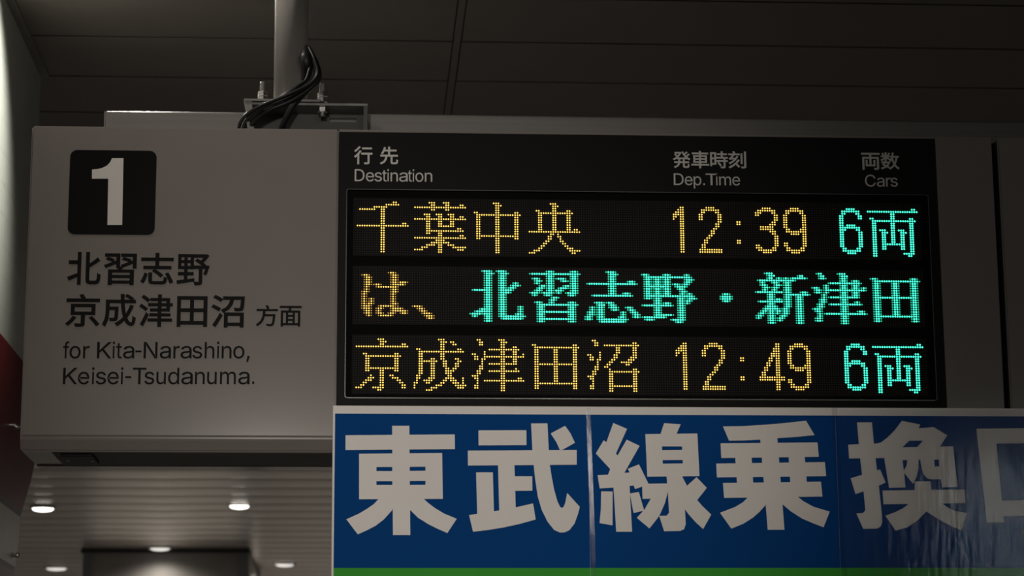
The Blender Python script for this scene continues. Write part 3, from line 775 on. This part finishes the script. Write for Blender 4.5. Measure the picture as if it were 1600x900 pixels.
PITCH, RPITCH = 0.004, 0.0040357
GX, GZ = -0.0165, 2.4920
OFF = (0.0, 28.919, 57.870)
LED = {}
for line in '''千=1:16-17;2:13-18;3:8-13;4:2-8,11-12;5-9:11-12;10:11-12,20-21;11:1-22;12-22:11-12
葉=1:7-9,13-15;2:8-9,14-15,20-21;3:1-22;4:8-9,14-15;6:5-7,10-12,15-17;7:6-7,11-12,16-17,20-21;8:1-22;9-10:6-7,11-12,16-17;11:6-7,11-17;12:6-7,19-20;13:6-21;14:6-7,11-12;15:11-12,20-21;16:1-22;17:10-13;18:8-15;19:6-9,11-12,15-17;20:4-6,11-12,17-22;21:1-4,11-12,19-21;22:11-12
中=1:10-12;2:11-13;3-4:11-12;5:2-3,11-12,19-20;6:3-21;7-14:3-4,11-12,19-20;15:3-20;16:3-4,11-12,19-20;17-22:11-12
央=1:10-12;2:11-13;3:11-12;4:4-5,11-12,17-18;5:5-19;6-11:5-6,11-12,17-18;12:5-6,11-12,17-18,20-21;13:1-22;14:10-11,13;15:9-10,13-14;16:9-10,14;17:8-9,14-15;18:7-8,15-16;19:6-7,16-17;20:5-6,17-19;21:3-5,18-22;22:1-3,19-20
1=2:5-6;3:4-6;4:3-6;5:2-6;6:2-3,5-6;7:2,5-6;8-21:5-6
2=2:4-7;3:2-9;4:2-3,8-9;5-7:1-2,9-10;8:9-10;9-10:8-9;11:7-8;12-13:6-7;14:5-6;15:4-5;16-17:3-4;18-19:2-3;20-21:1-10
:=8-9:5-6;16-17:5-6
3=2:4-7;3:2-9;4:1-3,8-9;5:1-2,9-10;6-7:9-10;8:8-9;9:7-9;10-11:3-8;12:7-9;13:8-9;14-17:9-10;18:1-2,9-10;19:1-3,8-9;20:2-9;21:4-7
9=2:4-7;3:2-9;4:2-3,8-9;5-10:1-2,9-10;11:2-3,8-10;12:2-10;13:4-7,9-10;14-16:9-10;17-18:1-2,9-10;19:2-3,8-9;20:2-9;21:4-7
4=2-3:8-9;4-5:7-9;6-7:6-9;8-9:5-6,8-9;10-11:4-5,8-9;12-13:3-4,8-9;14-15:2-3,8-9;16-17:1-11;18-21:8-9
6=2:4-7;3:2-9;4:2-3,8-9;5-6:1-2,9-10;7-8:1-2;9:1-2,4-7;10:1-9;11:1-3,8-9;12-18:1-2,9-10;19:2-3,8-9;20:2-9;21:4-7
両=2:20-21;3:1-22;4-5:11-12;6:2-3,11-12,19-20;7:3-21;8-10:3-4,11-12,19-20;11:3-4,6-8,11-12,14-16,19-20;12:3-4,7-9,11-12,15-17,19-20;13-16:3-4,7-8,11-12,15-16,19-20;17:3-4,7-16,19-20;18-19:3-4,7-8,15-16,19-20;20:3-4,19-20;21:3-4,16-20;22:3-4,18-19
京=1:10-12;2:11-13;3:11-12,20-21;4:1-22;7:4-5,17-18;8:5-19;9-12:5-6,17-18;13:5-18;14:5-6,11-12,17-18;15:11-12;16:7,11-12,15-16;17:6-8,11-12,16-18;18:5-7,11-12,18-19;19:4-5,11-12,19-20;20:3-4,11-12,20-21;21:1-3,8-12,20-21;22:10-11
成=1:11-13;2:12-14,16-17;3:12-13,17-18;4:12-13;5:2-3,12-13,19-20;6:3-21;7-8:3-4,12-13;9:3-4,8-9,12-13,18-19;10:3-10,13-14,19-20;11-12:3-4,8-9,13-14,18-19;13:3-4,8-9,14-15,17-18;14:3-4,8-9,14-17;15:3-4,8-9,14-16;16:2-3,8-9,15-16;17:2-3,7-9,14-17,21;18:2,5-8,13-14,16-18,21;19:1-2,6-7,12-13,17-19,21;20:1,10-12,18-22;21:1,8-10,19-21;22:6-8
津=1:3-4,12-14;2:4-5,13-15;3:4-5,13-14;4:13-14,18-19;5:8-20;6:6,13-14,18-19;7:1-2,6,13-14,18-19,22;8:2-3,6-22;9:2-3,5-6,13-14,18-19;10:5,13-14,18-19;11:5,8-19;12:4-5,13-14;13:4-5,13-14,19;14:3-4,8-20;15:3-4,13-14;16:1-3,13-14;17:2-3,13-14,20-21;18:3,6-22;19:3,13-14;20-21:2-3,13-14;22:13-14
田=3:2-3,19-20;4:3-21;5-10:3-4,11-12,19-20;11:3-20;12-18:3-4,11-12,19-20;19:3-20;20-21:3-4,19-20
沼=1:3-4;2:4-5,20-21;3:4-5,8-22;4-5:13-14,20-21;6:6,13-14,20-21;7:1-2,6,12-13,20-21;8:2-3,6,12-13,19-21;9:2-3,5-6,11-12,18-20;10:5,10-11,15-19;11:5,9-10,17-18;12:4-5,8-9;13:4-5,10,20-21;14:3-4,10-22;15:3-4,10-11,20-21;16:1-3,10-11,20-21;17:2-3,10-11,20-21;18-19:3,10-11,20-21;20:2-3,10-21;21:2-3,10-11,20-21;22:10-11,20-21
は=2:15-16|14,17;3:4-5,16-17|3,6,15,18;4-5:5-6,16-17|4,7,15,18;6:5-6,16-17,19-21|4,7,15,18,22;7:5-6,9-10,16-20|4,7,8,11,15,21;8:5,10-17|4,6,9,18;9:5,16-17|4,6,15,18;10:4-5,16-17|3,6,15,18;11-12:4,16|3,5,15,17;13-14:4,7,16|3,5,6,8,15,17;15:4,6-7,16-17|3,5,8,15,18;16:4-6,11-16|3,7,10,17,18;17:4-6,10-11,16-19|3,7,9,12,15,20;18:5-6,10,16-21|4,7,9,11,15,22;19:5-6,10-11,15-16,20-21|4,7,9,12,14,17,19,22;20:6,11-15|5,7,10,16
、=16:1-3|0,4;17:3-4|2,5;18:4-5|3,6;19:5-7|4,8;20:6-8|5,9;21:7-8|6,9
北=1:6-8,12-14|5,9,11,15;2:7-9,13-15|6,10,12,16;3-5:7-8,13-14|6,9,12,15;6:7-8,13-14,19|6,9,12,15,18,20;7:7-8,13-14,18-20|6,9,12,15,17,21;8:7-8,13-14,17-18|6,9,12,15,16,19;9:2-8,13-17|1,9,12,18;10:7-8,13-16|6,9,12,17;11-15:7-8,13-14|6,9,12,15;16:7-8,13-14,21|6,9,12,15,20,22;17:5-8,13-14,21|4,9,12,15,20,22;18:3-8,13-14,21|2,9,12,15,20,22;19:1-4,6-8,13-14,20-21|0,5,9,12,15,19,22;20:2,7-8,13-22|1,3,6,9,12,23;21:7-8,14-21|6,9,13,22;22:7-8|6,9
習=1:9-10,19-20|8,11,18,21;2:2-21|1,22;3:9-10,19-20|8,11,18,21;4:3-4,9-10,13-15,19-20|2,5,8,11,12,16,18,21;5:4-5,9-10,15-16,19-20|3,6,8,11,14,17,18,21;6:4,9-10,19-20|3,5,8,11,18,21;7:6-7,9-10,16-17,19-20|5,8,11,15,18,21;8:5-6,9-10,14-16,19-20|4,7,8,11,13,17,18,21;9:4-5,9-10,12-14,19-20|3,6,8,11,15,18,21;10:2-4,7-10,13,17-20|1,5,6,11,12,14,16,21;11:3,8-9,18-19|2,4,7,10,17,20;12:11-12|10,13;13:10-11|9,12;14:4-5,10,18-19|3,6,9,11,17,20;15:5-20|4,21;16-17:5-6,18-19|4,7,17,20;18:5-19|4,20;19-20:5-6,18-19|4,7,17,20;21:5-19|4,20;22:5-6,18-19|4,7,17,20
志=1:10-12|9,13;2:11-13|10,14;3-4:11-12|10,13;5:11-12,19-20|10,13,18,21;6:2-21|1,22;7-9:11-12|10,13;10:11-12,17-18|10,13,16,19;11:4-19|3,20;14:5-7,10-11|4,8,9,12;15:6-8,11-12|5,10,13;16:3,6-7,11-13,18-19|2,4,5,8,10,14,17,20;17:3,6-7,12-13,19-20|2,4,5,8,11,14,18,21;18:2-3,6-7,16,20-21|1,4,5,8,15,17,19,22;19:2-3,6-7,16,21-22|1,4,5,8,15,17,20,23;20:1-2,6-7,15-16,21-22|0,3,5,8,14,17,20,23;21:1-2,6-17|0,3,5,18;22:7-16|6,17
野=2:1-2,10-11,19|0,3,9,12,18,20;3:2-20|1,21;4:2-3,6-7,10-11,19-21|1,4,5,8,9,12,18,22;5:2-3,6-7,10-11,19-20|1,4,5,8,9,12,18,21;6:2-3,6-7,10-11,14-15,18-19|1,4,5,8,9,12,13,16,17,20;7:2-11,15-18|1,12,14,19;8:2-3,6-7,10-11,16-17|1,4,5,8,9,12,15,18;9:2-3,6-7,10-11,17-18|1,4,5,8,9,12,16,19;10:2-3,6-7,10-11,17,20|1,4,5,8,9,12,16,18,19,21;11:2-21|1,22;12:2-3,6-7,16-17,20-22|1,4,5,8,15,18,19,23;13:6-7,16-17,19-20|5,8,15,18,21;14:6-7,10-11,16-17,19|5,8,9,12,15,18,20;15:1-12,16-17|0,13,15,18;16-18:6-7,16-17|5,8,15,18;19:6-12,16-17|5,13,15,18;20:1-9,16-17|0,10,15,18;21:2-4,13-17|1,5,12,18;22:15-16|14,17
・=10:11-12|10,13;11-12:10-13|9,14;13:11-12|10,13
新=1:5-7|4;2:6-8,19-20|5,18;3:6-7,10,13,16-21|5,9,11,12,14,15,22;4:2-16|1,17;5:3,8-9,13-14|2,4,7,10,12,15;6:3-4,9-10,13-14|2,5,8,11,12,15;7:4-5,8-9,13-14|3,6,7,10,12,15;8:4,8,13-14|3,5,7,9,12,15;9:1-11,13-14,20-21|0,12,15,19,22;10:6-7,13-22|5,8,12,23;11:6-7,13-14,18-19|5,8,12,15,17,20;12:6-7,9-10,13-14,18-19|5,8,11,12,15,17,20;13:2-11,13-14,18-19|1,12,15,17,20;14:6-7,13-14,18-19|5,8,12,15,17,20;15:5-8,13-14,18-19|4,9,12,15,17,20;16:4-9,12-13,18-19|3,10,11,14,17,20;17:3-4,6-7,9-10,12-13,18-19|2,5,8,11,14,17,20;18:2-3,6-7,9,12-13,18-19|1,4,5,8,10,11,14,17,20;19:1-2,6-7,11-12,18-19|0,3,5,8,10,13,17,20;20:1,6-7,10-11,18-19|0,2,5,8,9,12,17,20;21:6-7,10,18-19|5,8,9,11,17,20;22:6-7,18-19|5,8,17,20
津b=1:3-4,12-14|2,11;2:4-5,13-15|3,12;3:4-5,13-14|3,6,12,15;4:13-14,18-19|12,15,17,20;5:8-20|7,21;6:6,13-14,18-19|5,7,12,15,17,20;7:1-2,6,13-14,18-19,22|0,3,5,7,12,15,17,20,21,23;8:2-3,6-22|1,4,5,23;9:2-3,6,13-14,18-19|1,4,5,7,12,15,17,20;10:5,13-14,18-19|4,6,12,15,17,20;11:5,8-19|4,6,7,20;12:4-5,13-14|3,6,12,15;13:4-5,13-14,19|3,6,12,15,18,20;14:3-4,8-20|2,5,7,21;15:3-4,13-14|2,5,12,15;16:1-3,13-14|0,4,12,15;17:2-3,13-14,20-21|1,4,12,15,19,22;18:3,6-22|2,4,5,23;19:3,13-14|2,4,12,15;20-21:2-3,13-14|1,4,12,15;22:13-14|12,15
田b=3:2-3,19-20|1,4,18,21;4:3-21|2,22;5-10:3-4,11-12,19-20|2,5,10,13,18,21;11:3-20|2,21;12-18:3-4,11-12,19-20|2,5,10,13,18,21;19:3-20|2,21;20-21:3-4,19-20|2,5,18,21
'''.strip().splitlines():
    key, body = line.split('=', 1)
    on, dim = set(), set()
    for item in body.split(';'):
        rows, cells = item.split(':')
        r = [int(v) for v in rows.split('-')]
        for which, part in zip((on, dim), cells.split('|')):
            for c in part.split(','):
                c = [int(v) for v in c.split('-')]
                for rr in range(r[0], r[-1] + 1):
                    for cc in range(c[0], c[-1] + 1):
                        which.add((cc, rr))
    LED[key] = (on, dim - on)
TIME = 132
ROWS = [
    [('千', 0, 'amber'), ('葉', 24, 'amber'), ('中', 48, 'amber'), ('央', 72, 'amber'), ('1', 132, 'amber'), ('2', 144, 'amber'), (':', 156, 'amber'), ('3', 168, 'amber'), ('9', 180, 'amber'), ('6', 204, 'teal'), ('両', 216, 'teal')],
    [('は', 0, 'amber'), ('、', 24, 'amber'), ('北', 48, 'teal'), ('習', 72, 'teal'), ('志', 96, 'teal'), ('野', 120, 'teal'), ('・', 144, 'teal'), ('新', 168, 'teal'), ('津b', 192, 'teal'), ('田b', 216, 'teal')],
    [('京', 0, 'amber'), ('成', 24, 'amber'), ('津', 48, 'amber'), ('田', 72, 'amber'), ('沼', 96, 'amber'), ('1', 132, 'amber'), ('2', 144, 'amber'), (':', 156, 'amber'), ('4', 168, 'amber'), ('9', 180, 'amber'), ('6', 204, 'teal'), ('両', 216, 'teal')],
]


def dots(cells, row, rad, h, rings):
    vs, fs = [], []
    n = 8
    for c, r in cells:
        x = GX + c * PITCH
        zz = GZ - (r + OFF[row]) * RPITCH
        k0 = len(vs)
        for f_, hh in rings:
            for i in range(n):
                a = 2 * math.pi * (i + 0.5) / n
                vs.append((x + rad * f_ * math.cos(a), YS - h * hh, zz + rad * f_ * math.sin(a)))
        for q in range(len(rings) - 1):
            for i in range(n):
                j = (i + 1) % n
                a = k0 + q * n
                fs.append((a + i, a + j, a + n + j, a + n + i))
        a = k0 + (len(rings) - 1) * n
        fs.append(tuple(a + i for i in range(n)))
    me = bpy.data.meshes.new('led_dots')
    me.from_pydata(vs, [], fs)
    return me


row_names = ['upper', 'middle', 'lower']
for ri, chars in enumerate(ROWS):
    z_hi = GZ - (OFF[ri] - 0.9) * RPITCH
    z_lo = GZ - (OFF[ri] + 23.9) * RPITCH
    row = obj('display_row', B(GX - 0.0036, GX + 239.9 * PITCH, YS + 0.0002, YS + 0.0022, z_lo, z_hi), M['board'], db)
    lit = set()
    for key, c0, hue in chars:
        on, dim = LED[key]
        on = [(c + c0, r) for c, r in on]
        dim = [(c + c0, r) for c, r in dim]
        lit.update(on)
        lit.update(dim)
        R_ = 0.00122 if hue == 'amber' else 0.0016
        me = dots(on, ri, R_, 0.0013, [(1, 0), (0.8, 0.65), (0.4, 1)])
        stuff(link('lit_character', me, M[hue], row))
        if dim:
            me = dots(dim, ri, R_ * 0.85, 0.0012, [(1, 0), (0.8, 0.65), (0.4, 1)])
            stuff(link('dim_lamps', me, M[hue + '_dim'], row))
    off = [(c, r) for c in range(240) for r in range(24) if (c, r) not in lit]
    stuff(link('unlit_lamps', dots(off, ri, 0.0011, 0.0009, [(1, 0), (0.5, 1)]), M['led_off'], row))

# --- next housing to the right of the dark gap
hp = thing('sign_housing', 'plain grey housing at the right end beyond the dark gap', 'sign', (1.3, 3.85, ZB))
XH = on_y(1558, 217, YF).x
obj('casing', casing(XH, XE), M['sign_grey'], hp)
obj('gap_cover', B(XG + 0.0006, XH - 0.0004, YF + 0.02, YR - 0.01, ZB + 0.01, ZT - 0.006), M['gap'], hp)

# --- rail on top of the sign
r0 = on_y(165, 172.5, 3.87)
rail = thing('support_rail', 'brushed metal rail lying along the top of the hanging sign', 'rail', (0.4, 3.9, ZT))
obj('rail_body', B(r0.x, XE, 3.87, 3.93, ZT + 0.0004, r0.z, bevel=0.003), M['rail'], rail)
obj('end_cap', B(r0.x - 0.002, r0.x, 3.871, 3.929, ZT + 0.001, r0.z - 0.001), M['steel'], rail)

# --- suspension pole with bracket
pc = on_y(454.8, 80, 3.835)
PR = 0.0290
ptop = on_y(440, 155.5, 3.80).z
pole = thing('suspension_pole', 'grey round pole with bolted steel bracket holding the sign from the ceiling', 'pole', (pc.x, pc.y, ptop))
obj('pipe', lathe(bmesh.new(), [(PR, ptop), (PR, CEIL - 0.012)], (pc.x, pc.y, 0), 48), M['pole'], pole, False)
for p in pole.children[0].data.polygons:
    if abs(p.normal.z) < 0.5:
        p.use_smooth = True
obj('ceiling_flange', lathe(bmesh.new(), [(0.062, CEIL - 0.013), (0.062, CEIL - 0.004), (0.05, CEIL - 0.001)], (pc.x, pc.y, 0), 32), M['pole'], pole)
b0, b1 = on_y(381, 159, 3.795), on_y(501, 154.2, 3.795)
obj('top_plate', B(b0.x, b1.x, 3.795, 3.868, ptop - 0.0045, ptop - 0.0002, bevel=0.0007), M['steel'], pole)
# channel: back plate with two slots, top flange, right flange, bottom lip
cx0, cx1 = on_y(386, 170, 3.856).x, on_y(574, 170, 3.856).x
cz1, cz0 = ptop - 0.008, ZT + 0.0006
sl = []
for (l, r, t, b) in ((516, 560, 168.8, 174.6), (514, 557.5, 184.6, 190.6)):
    p, q = on_y(l, b, 3.856), on_y(r, t, 3.856)
    sl.append(round_rect(p.x, q.x, p.z, q.z, (q.z - p.z) * 0.49, 5))
chan = obj('channel', slab(bmesh.new(), [[(cx0, cz0), (cx1, cz0), (cx1, cz1), (cx0, cz1)]] + sl, 3.856, 3.860), M['bracket'], pole)
tf0, tf1 = on_y(455, 166, 3.80), on_y(575, 161.5, 3.80)
obj('top_flange', B(cx0 + 0.004, tf1.x, 3.80, 3.860, ptop - 0.0095, ptop - 0.0050, bevel=0.0007), M['steel'], pole)
obj('side_flange', B(tf1.x - 0.0075, tf1.x, 3.80, 3.860, cz0, ptop - 0.0095, bevel=0.0007), M['bracket'], pole)
obj('bottom_lip', B(cx0, tf1.x - 0.008, 3.80, 3.855, cz0, cz0 + 0.0025), M['bracket'], pole)
gl = slab(bmesh.new(), [from_zoom([(228, 540), (300, 540), (318, 795), (262, 795), (245, 640)], 340, 60, 5.623, 3.797)], 3.797, 3.801)
obj('gusset', gl, M['steel'], pole)


def bolt(px, py_top, py_plate, y, parent, below=None):
    p = on_y(px, py_plate, y)
    top = on_y(px, py_top, y).z
    z0 = ptop - 0.0004
    hgt = top - z0
    bt = obj('bolt', lathe(bmesh.new(), [(0.0052, z0), (0.0052, top), (0.0042, top + 0.0012)], (p.x, y, 0), 16), M['steel'], parent)
    for k_ in (0, 1):
        bm_ = lathe(bmesh.new(), [(0.0082, 0), (0.0094, 0.0010), (0.0094, 0.0078), (0.0082, 0.0088)], (0, 0, 0), 6)
        bmesh.ops.rotate(bm_, verts=bm_.verts[:], cent=(0, 0, 0), matrix=Matrix.Rotation(math.radians(-22.5), 3, 'Z'))
        bmesh.ops.translate(bm_, verts=bm_.verts[:], vec=(p.x, y, z0 + k_ * 0.0092))
        obj('nut', bm_, M['bolt'], bt)
    if below:
        bm_ = lathe(bmesh.new(), [(0.0052, below), (0.0052, z0 - 0.004)], (p.x, y, 0), 16)
        lathe(bm_, [(0.0094, z0 - 0.017), (0.0094, z0 - 0.0098)], (p.x, y, 0), 6)
        obj('bolt_end', bm_, M['bolt'], bt)


bolt(410.5, 129.5, 153, 3.815, pole)
bolt(504, 131.5, 153, 3.815, pole, below=ptop - 0.024)

# --- cables
cb = thing('cable_bundle', 'black cables hanging from a sleeve on the pole down behind the sign', 'cable', on_y(400, 200, 3.79))


def zc(pts):
    return [on_y(340 + x / 5.623, 60 + y_ / 5.623, yy) for x, y_, yy in pts]


sl_b = bmesh.new()
tube(sl_b, zc([(775, 56, 3.803), (774, 105, 3.796), (775, 170, 3.792), (783, 235, 3.793), (783, 300, 3.80), (770, 360, 3.806)]),
     lambda t: 0.0012 + 0.0112 * min(1, t * 2.6) * (1 - 0.45 * max(0, t - 0.5) * 2), 14)
obj('sleeve', sl_b, M['rubber'], cb, True)
cables = [
    ([(800, 75, 3.795), (845, 170, 3.785), (880, 290, 3.78), (850, 365, 3.776), (760, 430, 3.772), (600, 500, 3.768), (430, 570, 3.772), (280, 650, 3.785), (205, 730, 3.80), (180, 830, 3.815)], 0.0026),
    ([(795, 90, 3.795), (835, 180, 3.788), (870, 300, 3.786), (840, 375, 3.782), (740, 450, 3.778), (590, 530, 3.774), (440, 590, 3.776), (320, 650, 3.786), (250, 730, 3.80), (215, 830, 3.815)], 0.0030),
    ([(790, 110, 3.795), (820, 200, 3.79), (800, 300, 3.785), (770, 375, 3.782), (700, 425, 3.776), (570, 510, 3.771), (450, 575, 3.774), (350, 650, 3.786), (280, 730, 3.80), (235, 830, 3.815)], 0.0028),
    ([(805, 100, 3.797), (860, 210, 3.79), (890, 310, 3.788), (865, 385, 3.786), (770, 470, 3.784), (620, 560, 3.782), (470, 620, 3.784), (360, 690, 3.792), (300, 760, 3.80), (270, 830, 3.815)], 0.0042),
    ([(815, 130, 3.798), (865, 250, 3.793), (870, 350, 3.79), (820, 430, 3.79), (730, 510, 3.791), (660, 590, 3.794), (610, 680, 3.80), (575, 760, 3.808), (555, 830, 3.82)], 0.0044),
]
for pts, rr in cables:
    obj('cable', tube(bmesh.new(), zc(pts), rr * 1.2, 12), M['rubber'], cb, True)

# ================================================================== BANNER
YB = 3.734
bt_l, bt_r = on_y(519, 641, YB), on_y(1600, 630.8, YB)
BX0, BZ1 = on_y(519.5, 700, YB).x, (bt_l.z + bt_r.z) / 2
BX1, BZ0 = 1.36, 1.70
bn = thing('banner', 'long blue and green banner board with large white characters under the LED board', 'banner', ((BX0 + BX1) / 2, YB, BZ0))
obj('backing_board', B(BX0, BX1, YB + 0.0006, YB + 0.0125, BZ0, BZ1, bevel=0.001), M['white'], bn)
s0 = on_y(523.6, 646.2, YB)
zg = on_y(523, 887.5, YB).z
seams = [BX1 - 0.004]
sx1 = on_y(921, 760, YB).x
sx2 = on_y(1309, 760, YB).x
for (a, b) in ((s0.x, sx1), (sx1, sx2), (sx2, BX1 - 0.005)):
    obj('blue_sheet', B(a, b - 0.0003, YB, YB + 0.0008, zg, s0.z), M['blue'], bn)
    obj('green_sheet', B(a, b - 0.0003, YB, YB + 0.0008, BZ0 + 0.005, zg), M['green'], bn)


def character(ox, oy, s, shapes):
    bm_ = bmesh.new()
    sets = [sh if isinstance(sh[0][0], tuple) else [sh] for sh in shapes]
    slab_union(bm_, [[from_zoom(l_, ox, oy, s, YB - 0.0006) for l_ in loops_] for loops_ in sets], YB - 0.0006, YB + 0.0002)
    return obj('banner_character', bm_, M['white'], bn)


character(510, 630, 3.914, [   # 東
    [(402, 138), (507, 138), (513, 806), (407, 806)],
    [(117, 196), (785, 191), (786, 281), (117, 286)],
    [[(200, 309), (708, 305), (712, 585), (200, 587)],
     [(306, 390), (403, 390), (403, 415), (306, 415)], [(509, 389), (606, 388), (606, 413), (509, 414)],
     [(306, 477), (403, 477), (403, 500), (306, 500)], [(509, 476), (606, 475), (606, 499), (509, 500)]],
    [(320, 585), (290, 617), (250, 645), (200, 675), (122, 710), (192, 802), (250, 776), (300, 750), (350, 712), (402, 655), (420, 585)],
    [(593, 583), (625, 612), (665, 642), (720, 675), (797, 707), (740, 794), (680, 768), (620, 738), (560, 700), (512, 653), (500, 583)],
])
character(710, 630, 3.914, [   # 武
    [(147, 166), (440, 165), (441, 256), (148, 258)],
    [(82, 290), (748, 286), (748, 376), (83, 381)],
    [(469, 124), (569, 123), (577, 286), (584, 380), (595, 450), (610, 530), (630, 600), (645, 632), (656, 641), (667, 635), (678, 610), (690, 549), (767, 634), (755, 680), (735, 735), (705, 775), (675, 790), (645, 791), (610, 775), (570, 725), (535, 655), (510, 570), (495, 470), (485, 380), (477, 286)],
    [(589, 185), (677, 138), (710, 185), (737, 242), (661, 285), (645, 286), (625, 240)],
    [(267, 378), (367, 377), (375, 640), (373, 662), (275, 682)],
    [(367, 447), (476, 447), (477, 535), (370, 536)],
    [(133, 423), (235, 423), (242, 680), (140, 692)],
    [(90, 684), (145, 676), (243, 661), (375, 637), (481, 613), (497, 711), (400, 738), (300, 760), (200, 776), (114, 786)],
])
character(910, 630, 3.914, [   # 線
    [(130, 227), (147, 238), (189, 121), (273, 157), (205, 308), (215, 320), (271, 223), (350, 261), (256, 427), (156, 440), (170, 403), (82, 307)],
    [(93, 440), (156, 437), (256, 426), (289, 424), (278, 401), (346, 374), (404, 492), (360, 512), (322, 525), (314, 503), (288, 506), (188, 516), (106, 521)],
    [(190, 512), (288, 502), (304, 786), (207, 786)],
    [(115, 539), (185, 540), (184, 747), (105, 733), (113, 650)],
    [(291, 552), (345, 543), (378, 657), (313, 671), (303, 620)],
    [(500, 122), (601, 129), (575, 189), (477, 191)],
    [[(385, 189), (703, 185), (716, 446), (397, 449)], [(486, 264), (609, 264), (611, 286), (488, 287)], [(490, 348), (613, 347), (615, 368), (492, 370)]],
    [(515, 446), (612, 444), (627, 650), (632, 740), (622, 770), (600, 781), (500, 783), (470, 689), (515, 688), (530, 670), (523, 540)],
    [(365, 493), (525, 491), (522, 545), (505, 610), (470, 690), (410, 766), (333, 701), (380, 650), (418, 584), (368, 585)],
    [(608, 444), (640, 505), (698, 452), (761, 518), (702, 592), (730, 625), (788, 681), (738, 770), (690, 725), (650, 680), (625, 645)],
])
character(1110, 630, 3.914, [   # 乗
    [(77, 142), (200, 140), (330, 132), (450, 122), (585, 107), (637, 195), (540, 205), (409, 214), (305, 223), (200, 228), (114, 229)],
    [(305, 218), (409, 210), (453, 774), (351, 774)],
    [(62, 245), (655, 240), (663, 328), (67, 335)],
    [(36, 369), (700, 360), (708, 446), (40, 454)],
    [(77, 488), (676, 480), (685, 571), (84, 579)],
    [(152, 328), (252, 328), (262, 492), (163, 492)], [(479, 328), (577, 328), (590, 487), (489, 487)],
    [(230, 575), (200, 605), (150, 635), (59, 670), (128, 767), (200, 738), (260, 700), (300, 665), (336, 625), (345, 575)],
    [(533, 571), (570, 600), (630, 633), (730, 663), (692, 759), (630, 735), (560, 705), (490, 660), (441, 618), (430, 573)],
])
character(1310, 630, 3.914, [   # 換
    [(114, 117), (205, 117), (217, 247), (236, 410), (248, 510), (267, 690), (268, 730), (258, 755), (235, 767), (152, 768), (110, 674), (150, 672), (165, 655), (145, 440), (133, 336)],
    [(60, 254), (130, 250), (217, 247), (278, 246), (278, 335), (226, 336), (66, 338)],
    [(75, 459), (255, 405), (289, 485), (240, 508), (105, 556)],
    [(388, 108), (501, 130), (491, 153), (583, 146), (666, 197), (619, 267), (480, 270), (518, 229), (434, 229), (388, 272), (330, 288), (278, 306), (215, 250), (260, 240), (300, 210), (345, 165)],
    [[(275, 303), (388, 270), (701, 264), (730, 512), (635, 514), (628, 465), (570, 466), (545, 460), (520, 435), (509, 395), (500, 345), (490, 345), (489, 400), (478, 450), (458, 494), (402, 425), (410, 515), (310, 517)],
     [(392, 348), (422, 347), (418, 380), (400, 412)], [(585, 345), (614, 344), (617, 386), (589, 388)]],
    [(468, 478), (562, 478), (570, 530), (562, 612), (470, 612), (466, 530)],
    [(270, 534), (772, 527), (777, 611), (276, 618)],
    [(435, 612), (400, 640), (350, 665), (288, 688), (349, 779), (420, 760), (480, 720), (538, 662), (560, 608)],
    [(630, 608), (670, 640), (720, 660), (785, 672), (755, 776), (690, 752), (620, 715), (538, 662), (520, 608)],
])
character(1480, 630, 3.333, [   # 口
    [(153, 133), (250, 132), (295, 621), (206, 621)],
    [(153, 133), (600, 128), (606, 206), (160, 212)],
    [(270, 507), (620, 503), (628, 583), (280, 588)],
    [(500, 129), (600, 128), (650, 615), (560, 617)],
])


# clear tape over the joints of the sheets, and the glossy clear film over the right-hand sheet
def tape(pts):
    obj('clear_tape', slab(bmesh.new(), [[(on_y(x, y_, YB - 0.0016).x, on_y(x, y_, YB - 0.0016).z) for x, y_ in pts]], YB - 0.0016, YB - 0.0012), M['tape'], bn)


tape([(915.5, 637), (922.5, 637), (932, 905), (925, 905)])
tape([(1299, 633), (1308, 633), (1324, 905), (1314, 905)])
fx0 = sx2 + 0.006
bm = bmesh.new()
nx, nz_ = 70, 40
grid = []
zlo = BZ0 + 0.01
for i in range(nx + 1):
    colv = []
    for j in range(nz_ + 1):
        u, v = i / nx, j / nz_
        x = fx0 + (BX1 - 0.006 - fx0) * u
        zz = zlo + (BZ1 - 0.004 - zlo) * v
        w = 0.0010 + 0.0007 * (0.5 + 0.5 * math.sin(24 * x * 3 + 2.2 * math.sin(9 * zz) + 7 * (zz - 1.9))) * max(0, min(1, (x - 0.97) * 6)) * (1 - v * 0.6)
        colv.append(bm.verts.new((x, YB - 0.0010 - w, zz)))
    grid.append(colv)
for i in range(nx):
    for j in range(nz_):
        bm.faces.new((grid[i][j], grid[i + 1][j], grid[i + 1][j + 1], grid[i][j + 1]))
obj('clear_film', bm, M['film'], bn, True)
